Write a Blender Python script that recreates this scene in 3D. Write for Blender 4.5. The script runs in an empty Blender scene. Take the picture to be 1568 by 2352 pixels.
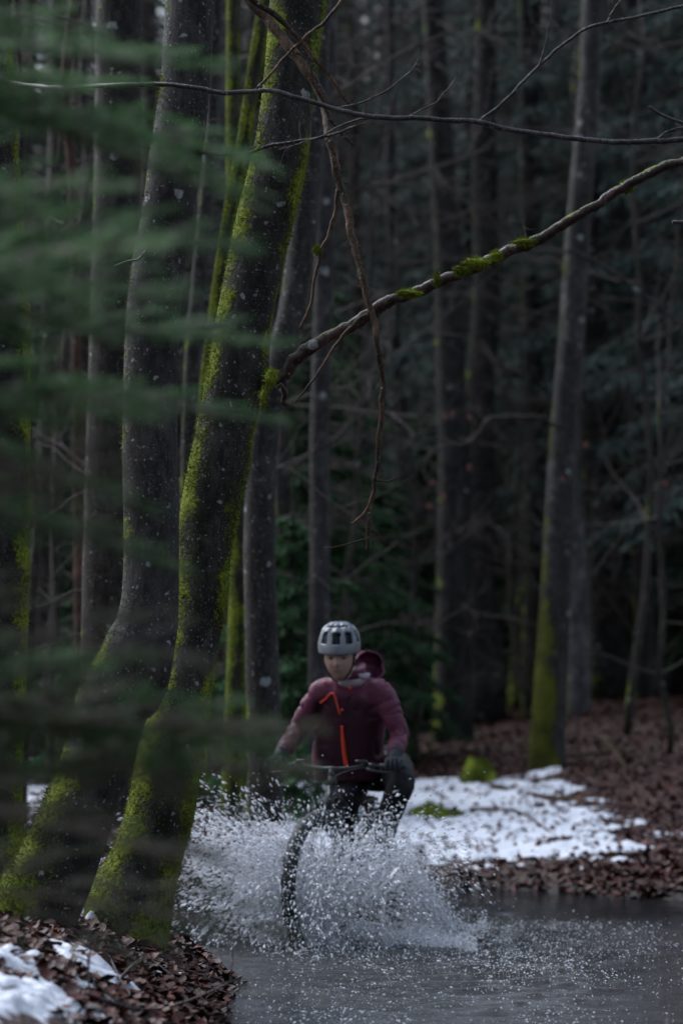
import bpy, math, random
import numpy as np
from mathutils import Vector, Matrix, Quaternion

random.seed(7)
RNG = np.random.default_rng(11)
R = math.radians
scene = bpy.context.scene
COL = scene.collection

# ---------------------------------------------------------------- camera, light, exposure
CAM_Z = 1.15
TILT = math.atan((711 - 512) / 2416.0)
cd = bpy.data.cameras.new('camera')
cam = bpy.data.objects.new('camera', cd)
COL.objects.link(cam)
cam.location = (0, 0, CAM_Z)
cam.rotation_euler = (math.pi / 2 + TILT, 0, 0)
cd.sensor_fit = 'VERTICAL'
cd.sensor_height = 36.0
cd.lens = 36.0 * 2416 / 1024
cd.clip_start = 0.1
cd.clip_end = 600
cd.dof.use_dof = True
cd.dof.focus_distance = 10.0
cd.dof.aperture_fstop = 1.8
scene.camera = cam

SUN_EL, SUN_AZ = R(50), R(-52)      # azimuth from +Y towards +X: the light comes from behind the trees on one side
world = bpy.data.worlds.new('World')
scene.world = world
world.use_nodes = True
wn = world.node_tree
wn.nodes.clear()
w_out = wn.nodes.new('ShaderNodeOutputWorld')
w_bg = wn.nodes.new('ShaderNodeBackground')
w_sky = wn.nodes.new('ShaderNodeTexSky')
w_hsv = wn.nodes.new('ShaderNodeHueSaturation')
w_sky.sky_type = 'NISHITA'
w_sky.sun_disc = False
w_sky.sun_elevation = SUN_EL
w_sky.sun_rotation = SUN_AZ
w_sky.air_density = 1.5
w_sky.dust_density = 3.0
w_hsv.inputs['Saturation'].default_value = 0.76
w_bg.inputs['Strength'].default_value = 0.07
wn.links.new(w_sky.outputs[0], w_hsv.inputs['Color'])
wn.links.new(w_hsv.outputs[0], w_bg.inputs[0])
wn.links.new(w_bg.outputs[0], w_out.inputs[0])

sd = bpy.data.lights.new('sun', 'SUN')
sd.energy = 1.5
sd.angle = R(50)
sd.color = (0.78, 0.87, 1.0)
sun = bpy.data.objects.new('sun', sd)
COL.objects.link(sun)
sun.location = (0, 0, 30)
sdir = Vector((math.sin(SUN_AZ) * math.cos(SUN_EL), math.cos(SUN_AZ) * math.cos(SUN_EL), math.sin(SUN_EL)))
sun.rotation_euler = sdir.to_track_quat('Z', 'Y').to_euler()

vs = scene.view_settings
vs.view_transform = 'Standard'
vs.look = 'None'
vs.exposure = 1.5
vs.gamma = 1.0
vs.use_curve_mapping = False
scene.cycles.use_denoising = True
scene.cycles.max_bounces = 6
scene.cycles.diffuse_bounces = 3
scene.cycles.glossy_bounces = 3
scene.cycles.transmission_bounces = 6
scene.cycles.caustics_reflective = False
scene.cycles.caustics_refractive = False
scene.cycles.sample_clamp_indirect = 4.0

# ---------------------------------------------------------------- numeric helpers
CT, ST = math.cos(TILT), math.sin(TILT)
DSP = 1568 / 682.0        # study scale -> picture scale


def pt(dx, dy, Y):
    """world point at depth Y seen at study coordinates (dx, dy)"""
    a = (dx / DSP - 341) / 2416.0
    b = (512 - dy / DSP) / 2416.0
    fy, fz = CT - b * ST, ST + b * CT
    k = Y / fy
    return np.array([a * k, Y, CAM_Z + fz * k])


def _h(ix, iy, iz, s):
    n = (ix.astype(np.int64) * 374761393 + iy.astype(np.int64) * 668265263 + iz.astype(np.int64) * 2147483647 + s * 974711) & 0xffffffff
    n = ((n ^ (n >> 13)) * 1274126177) & 0xffffffff
    n = n ^ (n >> 16)
    return (n & 0xffff) / 65535.0


def vn(p, s=0):
    p = np.asarray(p, float)
    i = np.floor(p).astype(np.int64)
    f = p - i
    f = f * f * (3 - 2 * f)
    x, y, z = i[..., 0], i[..., 1], i[..., 2]
    fx, fy, fz = f[..., 0], f[..., 1], f[..., 2]
    def L(a, b, t): return a + (b - a) * t
    return L(L(L(_h(x, y, z, s), _h(x + 1, y, z, s), fx), L(_h(x, y + 1, z, s), _h(x + 1, y + 1, z, s), fx), fy),
             L(L(_h(x, y, z + 1, s), _h(x + 1, y, z + 1, s), fx), L(_h(x, y + 1, z + 1, s), _h(x + 1, y + 1, z + 1, s), fx), fy), fz)


def fbm(p, o=3, s=0):
    p = np.asarray(p, float)
    v, a, t = 0, 1.0, 0
    for k in range(o):
        v = v + a * vn(p * 2 ** k, s + k * 17)
        t += a
        a *= .5
    return v / t


def sstep(a, b, x):
    t = np.clip((x - a) / (b - a), 0, 1)
    return t * t * (3 - 2 * t)


def p3(x, y, z=0.0):
    x = np.asarray(x, float)
    y = np.asarray(y, float)
    return np.stack([x, y, np.zeros_like(x) + z], -1)


def norm(v):
    v = np.asarray(v, float)
    return v / (np.linalg.norm(v, axis=-1, keepdims=True) + 1e-12)


# ---------------------------------------------------------------- terrain height
def g(x, y):
    x = np.asarray(x, float)
    y = np.asarray(y, float)
    xs = np.interp(y, [0, 7, 8.3, 10.6, 11.5, 13, 15.4, 18, 25, 60], [.0, -.08, -.14, -.20, -.55, -.95, -.9, -.4, -.4, -.4])
    left = .36 * sstep(0, 1, (xs - x) / 1.1) + .05 * np.clip(xs - x - .6, 0, 6) * np.where(y < 40, 1, 1)
    right = .4 * sstep(0, 1, (x - 4.6) / 1.5)
    sh = np.clip(15.7 - .5 * x, 14.0, 16.2) + .25 * np.sin(x * 2.1)
    yy = y - sh + 15.4
    back = np.interp(yy, [0, 15.4, 16.2, 22, 30, 40, 48, 95, 150, 300], [0, 0, .10, .57, .93, 1.10, 2.6, 29, 50, 60])
    hill = sstep(44, 60, y)
    back = back * (1 - .25 * hill * sstep(0, 20, -x))
    back = back + .38 * sstep(.8, 4.0, x) * sstep(18.5, 27, y)
    bank = np.maximum(np.maximum(left, back), right)
    near = sstep(7.0, 5.2, y) * .3
    bank = np.maximum(bank, near)
    z = bank - .10 * (1 - sstep(0, .12, bank))
    z = z + .035 * (fbm(p3(x * 1.7, y * 1.7), 3, 3) - .5) + .10 * (fbm(p3(x * .35, y * .35), 2, 5) - .5) * sstep(.1, .4, bank)
    z = z + 1.6 * (fbm(p3(x * .07, y * .07), 3, 8) - .5) * hill
    return z


def hit(dx, dy, ymin=6.5, ymax=80):
    """ground point under a study coordinate"""
    Y = np.arange(ymin, ymax, .04)
    P = np.array([pt(dx, dy, v) for v in (1.0,)])[0]
    d = P - np.array([0, 0, CAM_Z])
    pts = np.array([0, 0, CAM_Z]) + d * Y[:, None]
    under = pts[:, 2] <= g(pts[:, 0], pts[:, 1])
    k = int(np.argmax(under)) if under.any() else len(Y) - 1
    return pts[k, 0], pts[k, 1]


# ---------------------------------------------------------------- mesh helpers
class MB:
    def __init__(self):
        self.V, self.F, self.n, self.C = [], [], 0, []

    def add(self, V, F, col=None):
        V = np.asarray(V, float).reshape(-1, 3)
        F = F if isinstance(F, list) else [F]
        for f in F:
            if len(f):
                self.F.append(np.asarray(f, np.int64) + self.n)
        self.V.append(V)
        self.n += len(V)
        if col is not None:
            c = np.asarray(col, float)
            if c.ndim == 1:
                c = np.repeat(c[None], len(V), 0)
            self.C.append(c)
        return self

    def tube(self, pts, rad, sides=8, cap=True, rfun=None):
        pts = np.asarray(pts, float)
        n = len(pts)
        rad = np.broadcast_to(np.asarray(rad, float), (n,))
        T = norm(np.gradient(pts, axis=0))
        u = np.cross(T[0], [0, 0, 1.0])
        if np.linalg.norm(u) < 1e-3:
            u = np.array([1.0, 0, 0])
        u = u / np.linalg.norm(u)
        U = np.zeros((n, 3))
        for i in range(n):
            u = u - T[i] * np.dot(u, T[i])
            u = u / (np.linalg.norm(u) + 1e-12)
            U[i] = u
        W = np.cross(T, U)
        a = np.linspace(0, 2 * math.pi, sides, endpoint=False)
        dirs = U[:, None] * np.cos(a)[None, :, None] + W[:, None] * np.sin(a)[None, :, None]
        rr = np.repeat(rad[:, None], sides, 1)
        if rfun is not None:
            rr = rfun(pts[:, None] + dirs * rr[..., None], dirs, rr)
        V = pts[:, None] + dirs * rr[..., None]
        idx = np.arange(n * sides).reshape(n, sides)
        q = np.stack([idx[:-1], np.roll(idx[:-1], -1, 1), np.roll(idx[1:], -1, 1), idx[1:]], -1).reshape(-1, 4)
        Vf = V.reshape(-1, 3)
        Fs = [q]
        if cap:
            Vf = np.vstack([Vf, pts[0], pts[-1]])
            b, t = n * sides, n * sides + 1
            r0, r1 = idx[0], idx[-1]
            Fs.append(np.stack([np.roll(r0, -1), r0, np.full(sides, b)], -1))
            Fs.append(np.stack([r1, np.roll(r1, -1), np.full(sides, t)], -1))
        self.add(Vf, Fs)
        return V, dirs

    def box(self, c, s, rot=None, bev=0.0):
        c = np.asarray(c, float)
        s = np.asarray(s, float) / 2
        v = np.array([[x, y, z] for x in (-1, 1) for y in (-1, 1) for z in (-1, 1)], float) * s
        if rot is not None:
            v = v @ np.asarray(rot).T
        f = np.array([[0, 1, 3, 2], [4, 6, 7, 5], [0, 4, 5, 1], [2, 3, 7, 6], [0, 2, 6, 4], [1, 5, 7, 3]])
        return self.add(v + c, f)

    def ellip(self, c, r, seg=16, rings=10, rot=None, fun=None):
        th = np.linspace(0, math.pi, rings + 1)
        ph = np.linspace(0, 2 * math.pi, seg, endpoint=False)
        d = np.stack([np.sin(th)[:, None] * np.cos(ph)[None], np.sin(th)[:, None] * np.sin(ph)[None], np.repeat(np.cos(th)[:, None], seg, 1)], -1)
        v = d * np.asarray(r, float)
        if fun is not None:
            v = fun(d, v)
        v = v.reshape(-1, 3)
        if rot is not None:
            v = v @ np.asarray(rot).T
        idx = np.arange((rings + 1) * seg).reshape(rings + 1, seg)
        q = np.stack([idx[:-1], idx[1:], np.roll(idx[1:], -1, 1), np.roll(idx[:-1], -1, 1)], -1).reshape(-1, 4)
        return self.add(v + np.asarray(c, float), q)

    def mesh(self, name, off=(0, 0, 0), smooth=True):
        me = bpy.data.meshes.new(name)
        V = np.vstack(self.V) - np.asarray(off, float)
        me.vertices.add(len(V))
        me.vertices.foreach_set('co', V.astype(np.float32).ravel())
        loops = np.concatenate([f.ravel() for f in self.F]).astype(np.int32)
        tot = np.concatenate([np.full(len(f), f.shape[1]) for f in self.F])
        st = np.concatenate([[0], np.cumsum(tot)[:-1]]).astype(np.int32)
        me.loops.add(len(loops))
        me.loops.foreach_set('vertex_index', loops)
        me.polygons.add(len(tot))
        me.polygons.foreach_set('loop_start', st)
        if smooth:
            me.polygons.foreach_set('use_smooth', np.ones(len(tot), bool))
        if self.C:
            c = np.vstack(self.C)
            a = me.color_attributes.new('tint', 'FLOAT_COLOR', 'POINT')
            a.data.foreach_set('color', np.hstack([c, np.ones((len(c), 1))]).astype(np.float32).ravel())
        me.update(calc_edges=True)
        return me

    def build(self, name, mat, parent=None, off=(0, 0, 0), smooth=True):
        return link(name, self.mesh(name, off, smooth), mat, parent)


def link(name, me, mat, parent=None):
    if mat is not None and not me.materials:
        me.materials.append(mat)
    o = bpy.data.objects.new(name, me)
    COL.objects.link(o)
    if parent is not None:
        o.parent = parent
    return o


def empty(name, loc=(0, 0, 0)):
    o = bpy.data.objects.new(name, None)
    o.empty_display_size = .1
    COL.objects.link(o)
    o.location = [float(v) for v in loc]
    return o


def tag(o, label=None, cat=None, group=None, kind=None):
    if label: o['label'] = label
    if cat: o['category'] = cat
    if group: o['group'] = group
    if kind: o['kind'] = kind
    return o


def spline(P, n):
    """Catmull-Rom through rows of P (any width), n samples"""
    P = np.asarray(P, float)
    m = len(P)
    if m < 3:
        t = np.linspace(0, 1, n)[:, None]
        return P[0] * (1 - t) + P[-1] * t
    E = np.vstack([2 * P[0] - P[1], P, 2 * P[-1] - P[-2]])
    t = np.linspace(0, m - 1 - 1e-9, n)
    i = t.astype(int)
    f = (t - i)[:, None]
    a, b, c, d = E[i], E[i + 1], E[i + 2], E[i + 3]
    return .5 * (2 * b + (c - a) * f + (2 * a - 5 * b + 4 * c - d) * f ** 2 + (3 * b - a - 3 * c + d) * f ** 3)


# ---------------------------------------------------------------- material helpers
class NT:
    def __init__(self, name):
        self.m = bpy.data.materials.new(name)
        self.m.use_nodes = True
        self.t = self.m.node_tree
        self.t.nodes.clear()
        self.out = self.t.nodes.new('ShaderNodeOutputMaterial')
        self.b = self.t.nodes.new('ShaderNodeBsdfPrincipled')
        self.t.links.new(self.b.outputs[0], self.out.inputs[0])

    def n(self, kind, ins=None, **props):
        nd = self.t.nodes.new('ShaderNode' + kind)
        for k, v in props.items():
            setattr(nd, k, v)
        for k, v in (ins or {}).items():
            self.set(nd.inputs[k], v)
        return nd

    def set(self, sock, v):
        if isinstance(v, bpy.types.NodeSocket):
            self.t.links.new(v, sock)
        elif isinstance(v, bpy.types.Node):
            self.t.links.new(v.outputs[0], sock)
        else:
            if sock.type == 'RGBA' and len(v) == 3:
                v = (*v, 1)
            sock.default_value = v

    def math(self, op, a, b=0.0, c=None, clamp=False):
        nd = self.n('Math', {0: a, 1: b}, operation=op, use_clamp=clamp)
        if c is not None:
            self.set(nd.inputs[2], c)
        return nd.outputs[0]

    def mix(self, f, a, b):
        nd = self.t.nodes.new('ShaderNodeMix')
        nd.data_type = 'RGBA'
        self.set(nd.inputs[0], f)
        self.set(nd.inputs[6], a)
        self.set(nd.inputs[7], b)
        return nd.outputs[2]

    def ramp(self, f, lo, hi):
        nd = self.n('MapRange', {'Value': f, 'From Min': lo, 'From Max': hi}, interpolation_type='SMOOTHSTEP')
        return nd.outputs[0]

    def coord(self, scale=(1, 1, 1), rnd=True):
        tc = self.n('TexCoord').outputs['Object']
        if rnd:
            oi = self.n('ObjectInfo').outputs['Random']
            tc = self.n('VectorMath', {0: tc, 1: self.n('VectorMath', {0: self.n('CombineXYZ', {0: oi, 1: oi, 2: oi}), 3: 37.0}, operation='SCALE')}, operation='ADD').outputs[0]
        return self.n('VectorMath', {0: tc, 1: scale}, operation='MULTIPLY').outputs[0]

    def noise(self, vec, scale, detail=3.0, rough=.55):
        return self.n('TexNoise', {'Vector': vec, 'Scale': scale, 'Detail': detail, 'Roughness': rough}).outputs[0]

    def bump(self, h, strength=.4, dist=.01, prev=None):
        ins = {'Height': h, 'Strength': strength, 'Distance': dist}
        if prev is not None:
            ins['Normal'] = prev
        return self.n('Bump', ins).outputs[0]

    def fin(self, col=None, rough=None, normal=None, **kw):
        if col is not None: self.set(self.b.inputs['Base Color'], col)
        if rough is not None: self.set(self.b.inputs['Roughness'], rough)
        if normal is not None: self.set(self.b.inputs['Normal'], normal)
        for k, v in kw.items():
            self.set(self.b.inputs[k.replace('_', ' ')], v)
        return self.m


def bark(name, lo, hi, moss=0.0, mdir=(-1, -.1, .15), mdir2=None, lichen=.5, base=0.0, mh=1.3, spec=.18, brough=.62, mossc=((.035, .045, .006), (.24, .30, .03)), flake=0.0):
    t = NT(name)
    c = t.coord()
    cs = t.coord((1, 1, .35))
    n1 = t.noise(cs, 9, 6, .65)
    n2 = t.noise(cs, 42, 5, .7)
    n3 = t.noise(c, 3.0, 3)
    hrz = t.noise(t.coord((1, 1, 9)), 5, 3, .6)
    f = t.math('ADD', t.math('MULTIPLY', n1, .55), t.math('MULTIPLY', n2, .45))
    col = t.mix(t.ramp(f, .40, .64), tuple(v * .6 for v in lo), hi)
    col = t.mix(t.math('MULTIPLY', t.ramp(n3, .45, .62), .7), col, tuple(v * .5 for v in lo))
    col = t.mix(t.math('MULTIPLY', t.ramp(t.noise(t.coord((1, 1, .6)), 5.5, 5, .7), .56, .68), .5), col, tuple(v * 1.9 for v in hi))
    col = t.mix(t.math('MULTIPLY', t.ramp(hrz, .58, .72), .35), col, tuple(v * 1.5 for v in hi))
    if lichen > 0:
        wob = t.n('VectorMath', {0: c, 1: t.n('VectorMath', {0: t.n('TexNoise', {'Vector': c, 'Scale': 22.0, 'Detail': 2.0}).outputs[1], 3: .05}, operation='SCALE')}, operation='ADD').outputs[0]
        for sc, th, amt in ((7.5, .22, .8), (22, .22, .7), (75, .34, .65)):
            v = t.n('TexVoronoi', {'Vector': wob, 'Scale': float(sc), 'Randomness': 1.0})
            keep = t.math('GREATER_THAN', t.n('SeparateColor', {0: v.outputs['Color']}).outputs[0], 1 - (.6 if sc < 10 else .42) * lichen)
            size = t.math('MULTIPLY', t.n('SeparateColor', {0: v.outputs['Color']}).outputs[1], th)
            spot = t.math('MULTIPLY', keep, t.ramp(t.math('SUBTRACT', t.math('ADD', size, .06), v.outputs['Distance']), 0.0, .05))
            spot = t.math('MULTIPLY', spot, t.ramp(n2, .3, .5))
            col = t.mix(t.math('MULTIPLY', spot, amt), col, t.mix(n1, (.22, .24, .23), (.40, .42, .44)))
    fl = t.math('MULTIPLY', t.ramp(t.noise(c, 120, 3, .7), .56, .66), t.ramp(t.noise(c, 6, 4, .6), .40, .62))
    col = t.mix(t.math('MULTIPLY', fl, .55), col, tuple(min(.3, v * 3.2 + .03) for v in hi))
    dk = t.ramp(t.noise(cs, 16, 5, .75), .52, .68)
    col = t.mix(t.math('MULTIPLY', dk, .7), col, tuple(v * .35 for v in lo))
    h = t.math('ADD', t.math('MULTIPLY', n1, .6), t.math('MULTIPLY', n2, .4))
    rough = brough
    nrm = t.bump(h, .9, .02)
    if moss > 0:
        N = t.n('NewGeometry').outputs['Normal']
        d = t.n('VectorMath', {0: N, 1: mdir}, operation='DOT_PRODUCT').outputs['Value']
        if mdir2:
            d = t.math('MAXIMUM', d, t.math('SUBTRACT', t.n('VectorMath', {0: N, 1: mdir2}, operation='DOT_PRODUCT').outputs['Value'], .12))
        mn = t.noise(c, 4.5, 5, .6)
        mf = t.noise(c, 60, 4, .7)
        z = t.n('SeparateXYZ', {0: t.n('TexCoord').outputs['Object']}).outputs[2]
        low = t.math('MULTIPLY', t.ramp(z, mh, .0), base)
        s = t.math('ADD', t.math('ADD', t.math('MULTIPLY', d, .62), t.math('MULTIPLY', t.math('SUBTRACT', mn, .5), 1.5)), t.math('ADD', low, moss - .75))
        s = t.math('ADD', s, t.math('MULTIPLY', t.math('SUBTRACT', mf, .5), .5))
        mfac = t.ramp(s, .0, .22)
        mc = t.mix(t.ramp(t.math('ADD', t.math('MULTIPLY', mf, .6), t.math('MULTIPLY', mn, .4)), .38, .68), mossc[0], mossc[1])
        col = t.mix(mfac, col, mc)
        nrm = t.bump(t.math('MULTIPLY', mf, mfac), .9, .02, nrm)
        rough = t.math('ADD', t.math('MULTIPLY', mfac, .25), brough)
    return t.fin(col, rough, nrm, Specular_IOR_Level=spec)


def plain(name, col, rough=.5, var=.25, scale=30, bump=.15, metal=0.0, **kw):
    t = NT(name)
    c = t.coord()
    n = t.noise(c, scale, 4, .6)
    cc = t.mix(n, tuple(v * (1 - var) for v in col), tuple(min(1, v * (1 + var)) for v in col))
    return t.fin(cc, rough, t.bump(n, bump, .004), Metallic=metal, **kw)


def foliage(name, a, b, rough=.5, tr=0.0, rnd=.35):
    t = NT(name)
    c = t.coord()
    n = t.noise(c, 3.0, 3)
    oi = t.n('ObjectInfo').outputs['Random']
    f = t.math('ADD', t.math('MULTIPLY', n, 1 - rnd), t.math('MULTIPLY', oi, rnd))
    cc = t.mix(t.ramp(f, .3, .75), a, b)
    t.fin(cc, rough, Specular_IOR_Level=.2)
    if tr:
        tl = t.n('BsdfTranslucent', {'Color': cc})
        m = t.n('MixShader', {0: tr, 1: t.b.outputs[0], 2: tl.outputs[0]})
        t.t.links.new(m.outputs[0], t.out.inputs[0])
    return t.m


M = {}
BLK = (.010, .0095, .009)
M['beech'] = bark('beech_bark', (.016, .014, .013), (.052, .047, .046), moss=.13, mdir=(-1, -.05, .25), lichen=.62, base=.62, mh=1.5)
M['mossy'] = bark('mossy_bark', (.016, .014, .011), (.052, .047, .042), moss=.42, mdir=(-1, -.05, .2), mdir2=(1, .1, .1), lichen=.6, base=.28)
M['edge'] = bark('edge_bark', (.012, .011, .010), (.040, .036, .034), moss=.34, mdir=(1, 0, .2), lichen=.4, base=.2)
M['greenstem'] = bark('green_bark', (.020, .018, .012), (.055, .05, .035), moss=.62, mdir=(-1, -.3, .1), mdir2=(1, .1, .1), lichen=.2, base=.3)
M['speckled'] = bark('speckled_bark', (.018, .015, .015), (.055, .048, .047), moss=.12, lichen=.8, base=.3)
M['greyb'] = bark('grey_bark', (.018, .016, .018), (.058, .051, .055), moss=.0, lichen=.45)
M['rightb'] = bark('right_bark', (.018, .016, .016), (.062, .056, .057), moss=.06, mdir=(-1, -.2, .1), lichen=.5, base=.95, mh=2.6, mossc=((.030, .032, .006), (.125, .135, .016)))
M['paleb'] = bark('pale_bark', (.04, .038, .042), (.14, .13, .14), moss=.12, lichen=.9)
M['dark1'] = bark('dark_bark', (.009, .008, .008), (.032, .028, .028), moss=.1, lichen=.3, base=.3)
M['dark2'] = bark('brown_bark', (.017, .013, .012), (.052, .043, .038), moss=.1, lichen=.3, base=.2)
M['redb'] = bark('reddish_bark', (.04, .018, .013), (.10, .050, .036), lichen=.1)
M['branch'] = bark('branch_bark', (.026, .021, .020), (.085, .074, .072), lichen=.35, spec=.3, brough=.42)
M['limb'] = bark('limb_bark', (.026, .013, .010), (.080, .040, .032), moss=.30, mdir=(-.2, 0, 1), lichen=.4, spec=.35, brough=.45)
M['deadb'] = bark('dead_bark', (.024, .014, .010), (.125, .068, .040), moss=.10, mdir=(0, 0, 1), lichen=.3)
M['twig'] = plain('twig_bark', (.062, .051, .047), .8, Specular_IOR_Level=.15)
M['twigfg'] = plain('fir_twig', (.17, .14, .12), .8)
M['moss'] = foliage('moss_tufts', (.05, .065, .008), (.25, .31, .03), .9, rnd=.0)
M['needle'] = foliage('fir_needles', (.050, .120, .046), (.100, .215, .080), .6, tr=.45)
M['needledry'] = foliage('sparse_fir_needles', (.085, .105, .065), (.140, .165, .100), .7, tr=.45)
M['needleb'] = foliage('spruce_needles', (.034, .056, .050), (.078, .122, .108), .7)
M['needlec'] = foliage('young_fir_needles', (.030, .075, .034), (.055, .120, .052), .7, tr=.3)


def ground_mat():
    t = NT('forest_floor')
    c = t.n('TexCoord').outputs['Object']
    v = t.n('TexVoronoi', {'Vector': c, 'Scale': 17.0, 'Randomness': 1.0})
    v2 = t.n('TexVoronoi', {'Vector': c, 'Scale': 31.0, 'Randomness': 1.0})
    r = t.n('SeparateColor', {0: v.outputs['Color']}).outputs[0]
    r2 = t.n('SeparateColor', {0: v2.outputs['Color']}).outputs[1]
    big = t.noise(c, .5, 4)
    col = t.mix(r, (.016, .007, .006), (.060, .024, .020))
    col = t.mix(t.math('MULTIPLY', r2, .6), col, (.048, .026, .022))
    col = t.mix(t.ramp(big, .45, .7), col, (.060, .042, .036))
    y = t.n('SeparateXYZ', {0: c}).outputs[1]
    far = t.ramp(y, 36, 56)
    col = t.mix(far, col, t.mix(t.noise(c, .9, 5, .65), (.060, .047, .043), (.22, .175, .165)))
    z = t.n('SeparateXYZ', {0: c}).outputs[2]
    wet = t.ramp(z, .12, -.02)
    col = t.mix(wet, col, (.010, .008, .007))
    h = t.math('ADD', t.math('MULTIPLY', v.outputs['Distance'], .7), t.math('MULTIPLY', v2.outputs['Distance'], .5))
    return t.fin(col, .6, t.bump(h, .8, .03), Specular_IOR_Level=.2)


def snow_mat():
    t = NT('snow')
    c = t.n('TexCoord').outputs['Object']
    n = t.noise(c, 26, 5, .65)
    n2 = t.noise(c, 5, 4, .6)
    col = t.mix(t.ramp(n2, .3, .75), (.50, .53, .61), (.63, .66, .73))
    col = t.mix(t.math('MULTIPLY', t.ramp(t.noise(c, 70, 3, .7), .62, .72), .6), col, (.16, .09, .07))
    return t.fin(col, .6, t.bump(n, .6, .02), Subsurface_Weight=.0)


def water_mat():
    t = NT('puddle_water')
    c = t.n('TexCoord').outputs['Object']
    a = t.noise(t.n('VectorMath', {0: c, 1: (1, .7, 1)}, operation='MULTIPLY').outputs[0], 34, 5, .7)
    b = t.noise(c, 85, 3, .6)
    mud = t.mix(t.noise(c, 1.2, 4), (.010, .011, .013), (.022, .023, .026))
    dist = t.n('VectorMath', {0: t.n('VectorMath', {0: c, 1: (.75, .45, 1)}, operation='MULTIPLY').outputs[0], 1: (.45, 4.95, 0)}, operation='DISTANCE').outputs['Value']
    busy = t.math('MULTIPLY', t.ramp(dist, 1.8, .35), t.ramp(t.noise(c, .9, 3), .25, .6))
    nb = t.bump(t.math('MULTIPLY', a, t.math('ADD', busy, .05)), 1.0, .04)
    vr = t.n('TexVoronoi', {'Vector': c, 'Scale': 5.5, 'Randomness': 1.0}).outputs['Distance']
    ring = t.math('MULTIPLY', t.math('SINE', t.math('MULTIPLY', vr, 75.0)), t.ramp(vr, .42, .05))
    nb = t.bump(t.math('MULTIPLY', ring, t.math('ADD', busy, .12)), .5, .006, nb)
    nb = t.bump(t.math('MULTIPLY', b, t.math('ADD', busy, .05)), .7, .014, nb)
    return t.fin(mud, .07, nb, IOR=1.33)


def drop_mat():
    t = NT('splash_water')
    t.fin((.92, .94, 1.0), .04, IOR=1.33)
    gl = t.n('BsdfGlossy', {'Color': (.95, .96, 1, 1), 'Roughness': .3})
    di = t.n('BsdfDiffuse', {'Color': (.94, .95, .98, 1)})
    tl = t.n('BsdfTranslucent', {'Color': (.90, .92, .98, 1)})
    m1 = t.n('MixShader', {0: .5, 1: di.outputs[0], 2: tl.outputs[0]})
    m2 = t.n('MixShader', {0: .07, 1: m1.outputs[0], 2: gl.outputs[0]})
    t.t.links.new(m2.outputs[0], t.out.inputs[0])
    return t.m


def leaf_mat():
    t = NT('beech_leaf')
    a = t.n('Attribute', attribute_name='tint').outputs['Color']
    n = t.noise(t.n('TexCoord').outputs['Object'], 60, 3)
    return t.fin(t.mix(t.math('MULTIPLY', n, .5), a, (.02, .008, .006)), .5, t.bump(n, .3, .004), Specular_IOR_Level=.16)


M['ground'] = ground_mat()
M['snow'] = snow_mat()
M['water'] = water_mat()
M['drop'] = drop_mat()
M['leaf'] = leaf_mat()

# ---------------------------------------------------------------- ground, puddle, snow
gx = np.unique(np.concatenate([np.linspace(-140, -12, 34), np.linspace(-12, -3.2, 45), np.linspace(-3.2, 5, 165), np.linspace(5, 14, 46), np.linspace(14, 140, 34)]))
gy = np.unique(np.concatenate([np.linspace(-60, 4, 24), np.linspace(4, 7, 20), np.linspace(7, 25, 340), np.linspace(25, 48, 90), np.linspace(48, 110, 90), np.linspace(110, 320, 20)]))
X, Y = np.meshgrid(gx, gy)


def sheet(X, Y, Z, keep=None):
    mb = MB()
    idx = np.arange(X.size).reshape(X.shape)
    q = np.stack([idx[:-1, :-1], idx[:-1, 1:], idx[1:, 1:], idx[1:, :-1]], -1)
    if keep is not None:
        k = keep[:-1, :-1] | keep[:-1, 1:] | keep[1:, 1:] | keep[1:, :-1]
        q = q[k]
    q = q.reshape(-1, 4)
    V = np.stack([X, Y, Z], -1).reshape(-1, 3)
    used = np.unique(q)
    re = np.full(len(V), -1)
    re[used] = np.arange(len(used))
    mb.add(V[used], re[q])
    return mb


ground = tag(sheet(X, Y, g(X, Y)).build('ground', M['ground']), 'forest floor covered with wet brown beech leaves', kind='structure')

# puddle: real ripples, stronger round the wheel
WHEEL = np.array([-.17, 12.29])
wx, wy = np.linspace(-1.7, 6.2, 330), np.linspace(6.2, 18.0, 470)
WX, WY = np.meshgrid(wx, wy)
rw = np.hypot(WX - WHEEL[0] - .1, WY - WHEEL[1])
amp = .004 + .022 * np.exp(-(rw / 1.5) ** 2) + .006 * np.exp(-((WX - .9) / 1.3) ** 2 - ((WY - 11.5) / 2.5) ** 2)
wav = (fbm(p3(WX * 5, WY * 3.2), 3, 21) - .5) * 2 + .5 * np.sin(rw * 26 + 3 * fbm(p3(WX * 2, WY * 2), 2, 4)) * np.exp(-rw / 1.6)
WZ = amp * wav
puddle = tag(sheet(WX, WY, WZ, WZ > g(WX, WY) - .05).build('puddle', M['water']), 'dark rippled puddle across the forest path', kind='structure')


def poly_sd(px, py, poly):
    poly = np.asarray(poly, float)
    d = np.full(px.shape, 1e9)
    inside = np.zeros(px.shape, bool)
    n = len(poly)
    for i in range(n):
        a, b = poly[i], poly[(i + 1) % n]
        e = b - a
        wx_, wy_ = px - a[0], py - a[1]
        t = np.clip((wx_ * e[0] + wy_ * e[1]) / (e @ e), 0, 1)
        d = np.minimum(d, np.hypot(wx_ - e[0] * t, wy_ - e[1] * t))
        c = (a[1] > py) != (b[1] > py)
        xi = e[0] * (py - a[1]) / (e[1] if abs(e[1]) > 1e-9 else 1e-9) + a[0]
        inside ^= c & (px < xi)
    return np.where(inside, d, -d)


SNOW = []


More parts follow.
